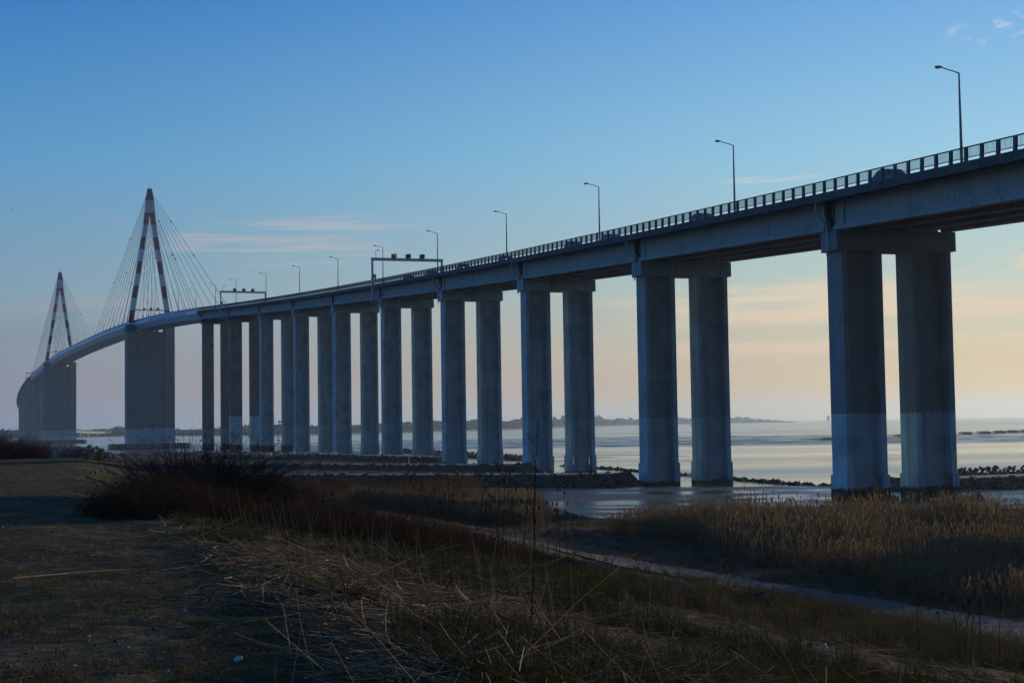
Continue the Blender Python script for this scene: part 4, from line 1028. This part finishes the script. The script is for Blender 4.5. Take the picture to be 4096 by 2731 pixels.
bramble('bramble_bush','small dark bramble clump on the near verge of the gravel track',.195,37,1.3,1.3,.55,700,610,leaves=1500)
# teasels: single stems with spiny heads
def teasel(x,y,h,seed,label,grp='teasels before the dark thicket',heads=3):
    r=np.random.default_rng(seed); z=float(zland(np.array([x]),np.array([y]))[0]); t_=thing('teasel',label,'teasel',(x,y,z),0,grp)
    m=MB(); lx,ly=r.normal()*.08,r.normal()*.08; m.tube([(0,0,-.05),(lx*.4*h,ly*.4*h,h*.5),(lx*h,ly*h,h)],[.008,.007,.005],5); st=part('stem',m,MT['teasel'],t_)
    for k in range(heads):
        f=1.0 if k==0 else .55+.3*r.random(); a=r.random()*6.28; l=0 if k==0 else .12+.12*r.random()
        p=Vector((lx*h*f,ly*h*f,h*f)); e=p+Vector((math.cos(a)*l,math.sin(a)*l,l*1.1))
        m=MB()
        if k: m.tube([p,e],.004,4)
        m.ball(e+Vector((0,0,.03)),.02,.02,.04,7,5); part('seed_head',m,MT['teasel'],t_,True)
    return t_
rt=np.random.default_rng(91)
for i in range(26):
    tx=-.075+.11*rt.random(); d=24+10*rt.random(); teasel(tx*d,d,1.0+.8*rt.random(),700+i,'dark teasel with egg shaped seed heads standing before the bramble thicket')
for i in range(9):
    tx=.265+.06*rt.random(); d=24+5*rt.random(); teasel(tx*d,d,.9+.5*rt.random(),740+i,'dark teasel beside the gravel track at the lower right','teasels beside the gravel track')
# one tall dry stem standing alone
t_=thing('tall_dead_stem','single tall dark dead stem standing alone in the middle foreground','dead stem',(.0105*15.5,15.5,float(zland(np.array([.16]),np.array([15.5]))[0])))
m=MB(); m.tube([(-.02,0,-.1),(.03,0,.7),(.05,.0,1.5),(.10,.02,2.22)],[.011,.009,.007,.003],6); st=part('stem',m,MT['teasel'],t_)
m=MB()
for i in range(12):
    h=1.2+.085*i; a=i*2.4; m.tube([(.045+.03*(h-1.2),0,h),(.05+.03*(h-1.2)+math.cos(a)*.10,math.sin(a)*.10,h+.14)],[.004,.0015],4)
part('side_twigs',m,MT['teasel'],t_)
# thick pale cane stump in the lower middle foreground
for tx,d,h,lab in [(-.0005,9.6,.62,'thick pale broken cane standing upright at the bottom centre'),(-.162,9.3,.36,'short pale cane stub standing at the bottom left of centre')]:
    t_=thing('cane_stub',lab,'cane',(tx*d,d,float(zland(np.array([tx*d]),np.array([d]))[0])))
    m=MB(); m.tube([(0,0,-.05),(-.005,0,h*.5),(.0,.01,h)],[.008,.008,.007],7); part('stalk',m,MT['straw'],t_)
    m=MB(); m.tube([(0,.01,h*.55),(.03,.0,h*.30)],[.006,.003],5); part('leaf_sheath',m,MT['straw'],t_)
# ------------------------------------------------------------------ small things on the ground
def ground_at(px,py,z0=5.0):   # only to read plan positions once from the survey of the photo: world ray meets the ground
    d=f_*5921+rr*(px*1.7415-2048)+uu*(1365.5-py*1.7415); tt=2.0
    for k in range(4000):
        p=Vector((0,0,CZ))+d*(tt/5921)
        if p.z<float(zland(np.array([p.x]),np.array([p.y]))[0]): break
        tt*=1.004
    return p
p=ground_at(30,1330); q=ground_at(300,1309)
t_=tag(link('broken_cane',None or (lambda m:(m.tube([p+Vector((0,0,.012)),(p+q)/2+Vector((0,.03,.02)),q+Vector((0,0,.012))],[.013,.011,.006],7),m.mesh('broken_cane',MT['cane']))[1])(MB())),'long orange brown dry cane lying on the bank at the left','cane')
def lump(nm,label,cat,px,py,size,mt,seed,rot=0):
    p=ground_at(px,py); r=np.random.default_rng(seed); bm=bmesh.new(); bmesh.ops.create_icosphere(bm,subdivisions=3,radius=1)
    for v in bm.verts:
        c=np.array(v.co[:]); n=.35*float(vn(c[0]*2.3+seed,c[1]*2.3+c[2]*1.7,seed))+.2*float(vn(c[0]*6+seed,c[1]*6+c[2]*5,seed+1))-.25*abs(float(vn(c[0]*3+seed*2,c[2]*3,seed+7))-.5); v.co=Vector(c*(.7+n)*np.array(size))
    me=bpy.data.meshes.new(nm); bm.to_mesh(me); bm.free(); me.materials.append(MT[mt]); o=link(nm,me,None,p+Vector((0,0,size[2]*.35)),(r.normal()*.3,r.normal()*.3,rot)); tag(o,label,cat); return o
lump('plastic_bag','crumpled white plastic scrap caught on a stalk at the lower right','litter',1893,1500,(.045,.04,.11),'bag',1)
lump('plastic_scrap','small white plastic scrap on the near slope, centre right','litter',1520,1335,(.10,.08,.05),'bag',2)
lump('plastic_scrap','bluish white scrap half buried on the bank at the bottom left','litter',545,1520,(.05,.03,.03),'steel',3)
lump('plastic_scrap','pale scrap on the bank at the far lower left','litter',165,1530,(.04,.03,.012),'bag',4)
lump('pale_stone','small white stone on the bank right of the dry cane','stone',577,1292,(.045,.04,.035),'housew',5)
lump('driftwood','pale weathered driftwood lump at the near edge of the gravel track','driftwood',1580,1352,(.42,.13,.13),'driftwood',6,-.5)
lump('driftwood','dark rounded log lump beside the small bramble clump on the verge','driftwood',1735,1392,(.42,.3,.26),'teasel',7,.3)
x,y=rnd_polar(420,r6,7,40,-.42,.06,1.0); q,tt=QT(x,y); k=q<.5; x,y=x[k],y[k]
o=scatter('shell_fragments',np.stack([x,y,zland(x,y)+.004],-1),.005+.011*r6.random(len(x))**2,RT,RF,MT['stone_shell'],seed=88); tag(o,'scattered white shell and stone fragments on the bank','shells',kind='stuff')
x,y=rnd_polar(9000,r6,6,60,-.45,.12,1.0); q,tt=QT(x,y); k=q<1.5; x,y=x[k],y[k]
o=scatter('soil_clods',np.stack([x,y,zland(x,y)+.004],-1),.006+.018*r6.random(len(x))**3,RT,RF,MT['clod'],seed=188); tag(o,'small clods and stones of brown soil on the bank','soil clods',kind='stuff')
x,y,w=seg_points(TRK,5000,r6,2.6); o=scatter('track_stones',np.stack([x,y,zland(x,y)+.08],-1),.015+.035*r6.random(len(x))**2,RT,RF,MT['stone'],seed=89); tag(o,'loose stones on the gravel track','stones',kind='stuff')
# ------------------------------------------------------------------ far shore
r7=np.random.default_rng(77)
def tree_lump(n=26):
    V=[];F=[]
    for i in range(n):
        c=r7.normal(size=3)*np.array([.38,.38,.22])+np.array([0,0,.62]); s=.10+.12*r7.random()
        for q in range(3):
            u=r7.normal(size=3);u/=np.linalg.norm(u);v=np.cross(u,r7.normal(size=3));v/=np.linalg.norm(v); k=len(V)
            V+= [c+(u+v)*s,c+(u-v)*s,c+(-u-v)*s,c+(-u+v)*s]; F.append((k,k+1,k+2,k+3))
    return np.array(V),np.array(F)
TL=[tree_lump(40) for i in range(6)]
SHORE=[(-1500,1500),(-800,1750),(-620,2250),(-420,1950),(-250,1780),(-150,2050),(0,2600),(160,3600),(420,4500),(800,5200),(1010,5300)]
HT=[15,15,14,13,14,17,21,26,31,25,5]
P=np.array(SHORE,float)
# low land under the trees
V=[];F=[]
for i,((x,y),h) in enumerate(zip(SHORE,HT)):
    sc_=math.hypot(x,y)/2000; V+=[(x,y,-.6),(x*1.004,y*1.004+10,1.6),(x*1.05,y*1.05+60,h*.32),(x*1.25,y*1.25+260,h*.55),(x*1.9,y*1.9+600,2)]
n=len(SHORE)
for i in range(n-1):
    for j in range(4): F.append((i*5+j,(i+1)*5+j,(i+1)*5+j+1,i*5+j+1))
m=MB(); m.add(V,F); tag(link('far_shore',m.mesh('far_shore',MT['ground'])),kind='structure')
seg=np.hypot(*np.diff(P,axis=0).T); cs=np.concatenate([[0],np.cumsum(seg)])
N=5200; s=r7.random(N)*cs[-1]; x=np.interp(s,cs,P[:,0]); y=np.interp(s,cs,P[:,1]); h=np.interp(s,cs,HT); D=np.hypot(x,y)
off=1.01+.07*r7.random(N)**1.3; x,y=x*off,y*off+20; zz=h*np.interp(off,[1.0,1.05,1.25],[.08,.32,.55]); clump=.6+.8*vn(s/70,0*s,5)
th=np.minimum(h*.42,(4+5*r7.random(N)))*clump*np.where(r7.random(N)<.06,1.5,1); keep=vn(s/120,0*s+3,9)>.12; x,y,zz,th=x[keep],y[keep],zz[keep],th[keep]
wd=th*(.7+.6*r7.random(len(th)))
o=scatter('far_woodland',np.stack([x,y,zz-1],-1),np.stack([wd,wd,th],-1),[a[0] for a in TL],[a[1] for a in TL],MT['tree'],seed=90)
tag(o,'hazy wooded far shore across the estuary','woodland',kind='stuff')
# houses on the far shore
def house(px,D,wd,dp,hh,label,z0=3.0):
    x=(px*1.7415-2048)/5921*D; r=thing('shore_house',label,'house',(x,D,z0),.2,'white houses on the far shore')
    m=MB(); m.box(-wd/2,wd/2,-dp/2,dp/2,0,hh); part('wall',m,MT['housew'],r)
    m=MB(); m.prism_x([(-dp/2-.4,hh-.1),(dp/2+.4,hh-.1),(0,hh+dp*.42)],-wd/2-.3,wd/2+.3); part('roof',m,MT['houser'],r)
    for k in range(int(wd//3)):
        m=MB(); m.box(-wd/2+1+3*k,-wd/2+2.1+3*k,-dp/2-.06,-dp/2-.01,1.0,hh-.8); part('window',m,MT['glass'],r)
for i,(px,D,wd,hh) in enumerate([(823,1990,12,6),(833,2010,9,7),(816,2000,14,5),(1180,3050,20,9),(1207,3100,16,8),(1192,3080,14,7),(1225,3150,22,8),(690,1700,9,5),(930,2280,12,6),(975,2400,14,6),(700,1690,8,4)]):
    house(px,D*.995,wd,wd*.7,hh,'white house among the hazy trees of the far shore, seen between the viaduct legs',2.2)
# lighthouse-like tower on the low point
D=5450; x=(3306-2048)/5921*D; r=thing('lookout_tower','tiny square tower on the low tip of the hazy headland','tower',(x,D,3)); 
m=MB(); m.box(-4,4,-4,4,0,15); part('shaft',m,MT['housew'],r); m=MB(); m.box(-5,5,-5,5,15,18); part('top_room',m,MT['houser'],r)
# navigation buoy
r=thing('navigation_buoy','dark lattice navigation buoy afloat between two viaduct piers','buoy',(-167,1055,SEA))
m=MB(); m.tube([(0,0,-.6),(0,0,.9)],[1.25,1.25],16); part('float',m,MT['buoy'],r)
m=MB(); 
for a in range(4):
    w=a*math.pi/2; m.tube([(math.cos(w)*.95,math.sin(w)*.95,.9),(math.cos(w)*.4,math.sin(w)*.4,3.8)],.09,5)
m.tube([(-.7,0,2.0),(.7,0,2.0)],.07,5); m.box(-.45,.45,-.45,.45,2.3,3.7); tw=part('lattice',m,MT['buoy'],r)
m=MB(); m.tube([(0,0,3.8),(0,0,4.3)],.25,8); m.ball((0,0,4.7),.3,.3,.4,8,6); part('top_mark',m,MT['black'],r)
r=thing('navigation_buoy','tiny hazy buoy far out between the legs of the second pier','buoy',(470,4000,SEA)); r.location.x=(2757-2048)/5921*3400; r.location.y=3400
m=MB(); m.tube([(0,0,-.6),(0,0,1.2)],[2.2,2.2],12); m.tube([(0,0,1.2),(0,0,6)],[1.2,.5],8); part('float',m,MT['buoy'],r)
# dredging pipeline on floats at the right
fx=[(3312,.0),(3595,.0),(3852,.0),(3925,.0),(3985,.0),(4038,.0),(4092,.0),(4150,0),(4215,0)]
r0=None; PL=[]
for i,(px,_) in enumerate(fx):
    D=640+ (px-3312)*.30; PL.append(((px-2048)/5921*D,D))
r=thing('floating_pipeline','long thin dark pipeline on the water at the right, behind the nearest pier','pipeline',(PL[0][0],PL[0][1],.9))
m=MB(); m.tube([(PL[0][0]-7-PL[0][0],-2,-.1)]+[(a-PL[0][0],b-PL[0][1],0) for a,b in PL],.32,6); part('pipe',m,MT['rust'],r)
fm=MB(); fm.prism_y([(-3.6,-.55),(3.6,-.55),(3.9,.15),(3.2,.85),(-3.2,.85),(-3.9,.15)],-1.2,1.2); fm.box(-2.6,2.6,-.5,.5,.85,1.05); fmesh=fm.mesh('pontoon_float',MT['rust'])
for a,b in PL:
    o=link('pontoon_float',fmesh,None,(a,b,.95),(0,0,.15+.2*r7.random())); tag(o,'rusty pontoon float carrying the pipeline on the water','pontoon','floats under the pipeline at the right')
# small stair and handrails by the fourth pier, fence on the causeway
def railing(nm,label,pts,cat='handrail'):
    r=thing(nm,label,cat,pts[0]); b=Vector(pts[0]); m=MB()
    P=[Vector(p)-b for p in pts]
    for z in (.55,1.05): m.tube([p+Vector((0,0,z)) for p in P],.035,5)
    part('railing',m,MT['steel'],r)
    for p in P: 
        m=MB(); m.tube([p,p+Vector((0,0,1.08))],.04,5); part('post',m,MT['steel'],r)
railing('handrail','grey handrail slanting down beside the dark foot of the fourth pier',[(-18,277,5.2),(-16.6,276.6,4.5),(-15.2,276.2,3.8),(-13.8,275.8,3.0)])
railing('handrail','low handrail at the tip of the farther causeway beside the third pier',[(3.5,226,3.75),(6.2,225.5,3.75),(9.0,225.2,3.75),(11.4,225,3.75)])
r=thing('marker_post','small white marker post on the grass below the fourth pier','post',(-18.5,262,3.3)); m=MB(); m.tube([(0,0,-.2),(0,0,1.0)],.10,6); part('post',m,MT['housew'],r); m=MB(); m.ball((0,0,1.05),.13,.13,.1,8,5); part('cap',m,MT['steel'],r)
# blue sheeted shed at the far left
r=thing('blue_shed','low blue sheeted shed at the left edge beyond the brown shrub','shed',(-176,455,2.4),.1)
m=MB(); m.box(-16,16,-5,5,0,3.6); part('wall',m,MT['tarp'],r); m=MB(); m.prism_x([(-5.4,3.55),(5.4,3.55),(0,4.6)],-16.4,16.4); part('roof',m,MT['houser'],r); m=MB(); m.box(6.5,7.2,-5.06,-5.0,0,3.5); part('door_frame',m,MT['housew'],r)
# a gull far off at the left
r=thing('gull','tiny dark gull in flight high at the left','bird',(-61,180,37.2)); r.scale=(.42,.42,.42)
bm=MB(); bm.ball((0,0,0),.24,.09,.08,10,6); bm.tube([(-.2,0,0),(-.42,0,-.02)],[.06,.02],6); bm.ball((.26,0,.04),.07,.06,.06,8,5); part('body',bm,MT['bird'],r,True)
for sg in (-1,1):
    m=MB(); m.add([(.08,0,.03),(.10,sg*.32,.16),(-.02,sg*.68,.10),(-.06,sg*.32,.14),(-.10,0,.03)],[(0,1,3,4),(1,2,3)]); m.add([(.08,0,.02),(.10,sg*.32,.15),(-.02,sg*.68,.095),(-.06,sg*.32,.13),(-.10,0,.02)],[(4,3,1,0),(3,2,1)]); part('wing',m,MT['bird'],r)
# ------------------------------------------------------------------ evening haze
m=MB(); m.box(-8500,8500,-1500,13000,-4.2,131.5)
hm=bpy.data.materials.new('evening_haze'); hm.use_nodes=True; k=NT(hm.node_tree); k.n.clear(); ho=k.new('ShaderNodeOutputMaterial'); pv=k.new('ShaderNodeVolumePrincipled')
pv.inputs['Color'].default_value=(.58,.80,1.0,1); pv.inputs['Density'].default_value=HAZE; pv.inputs['Anisotropy'].default_value=.45; k.l.new(pv.outputs[0],ho.inputs['Volume'])
tag(link('haze',m.mesh('haze',hm)),kind='stuff')
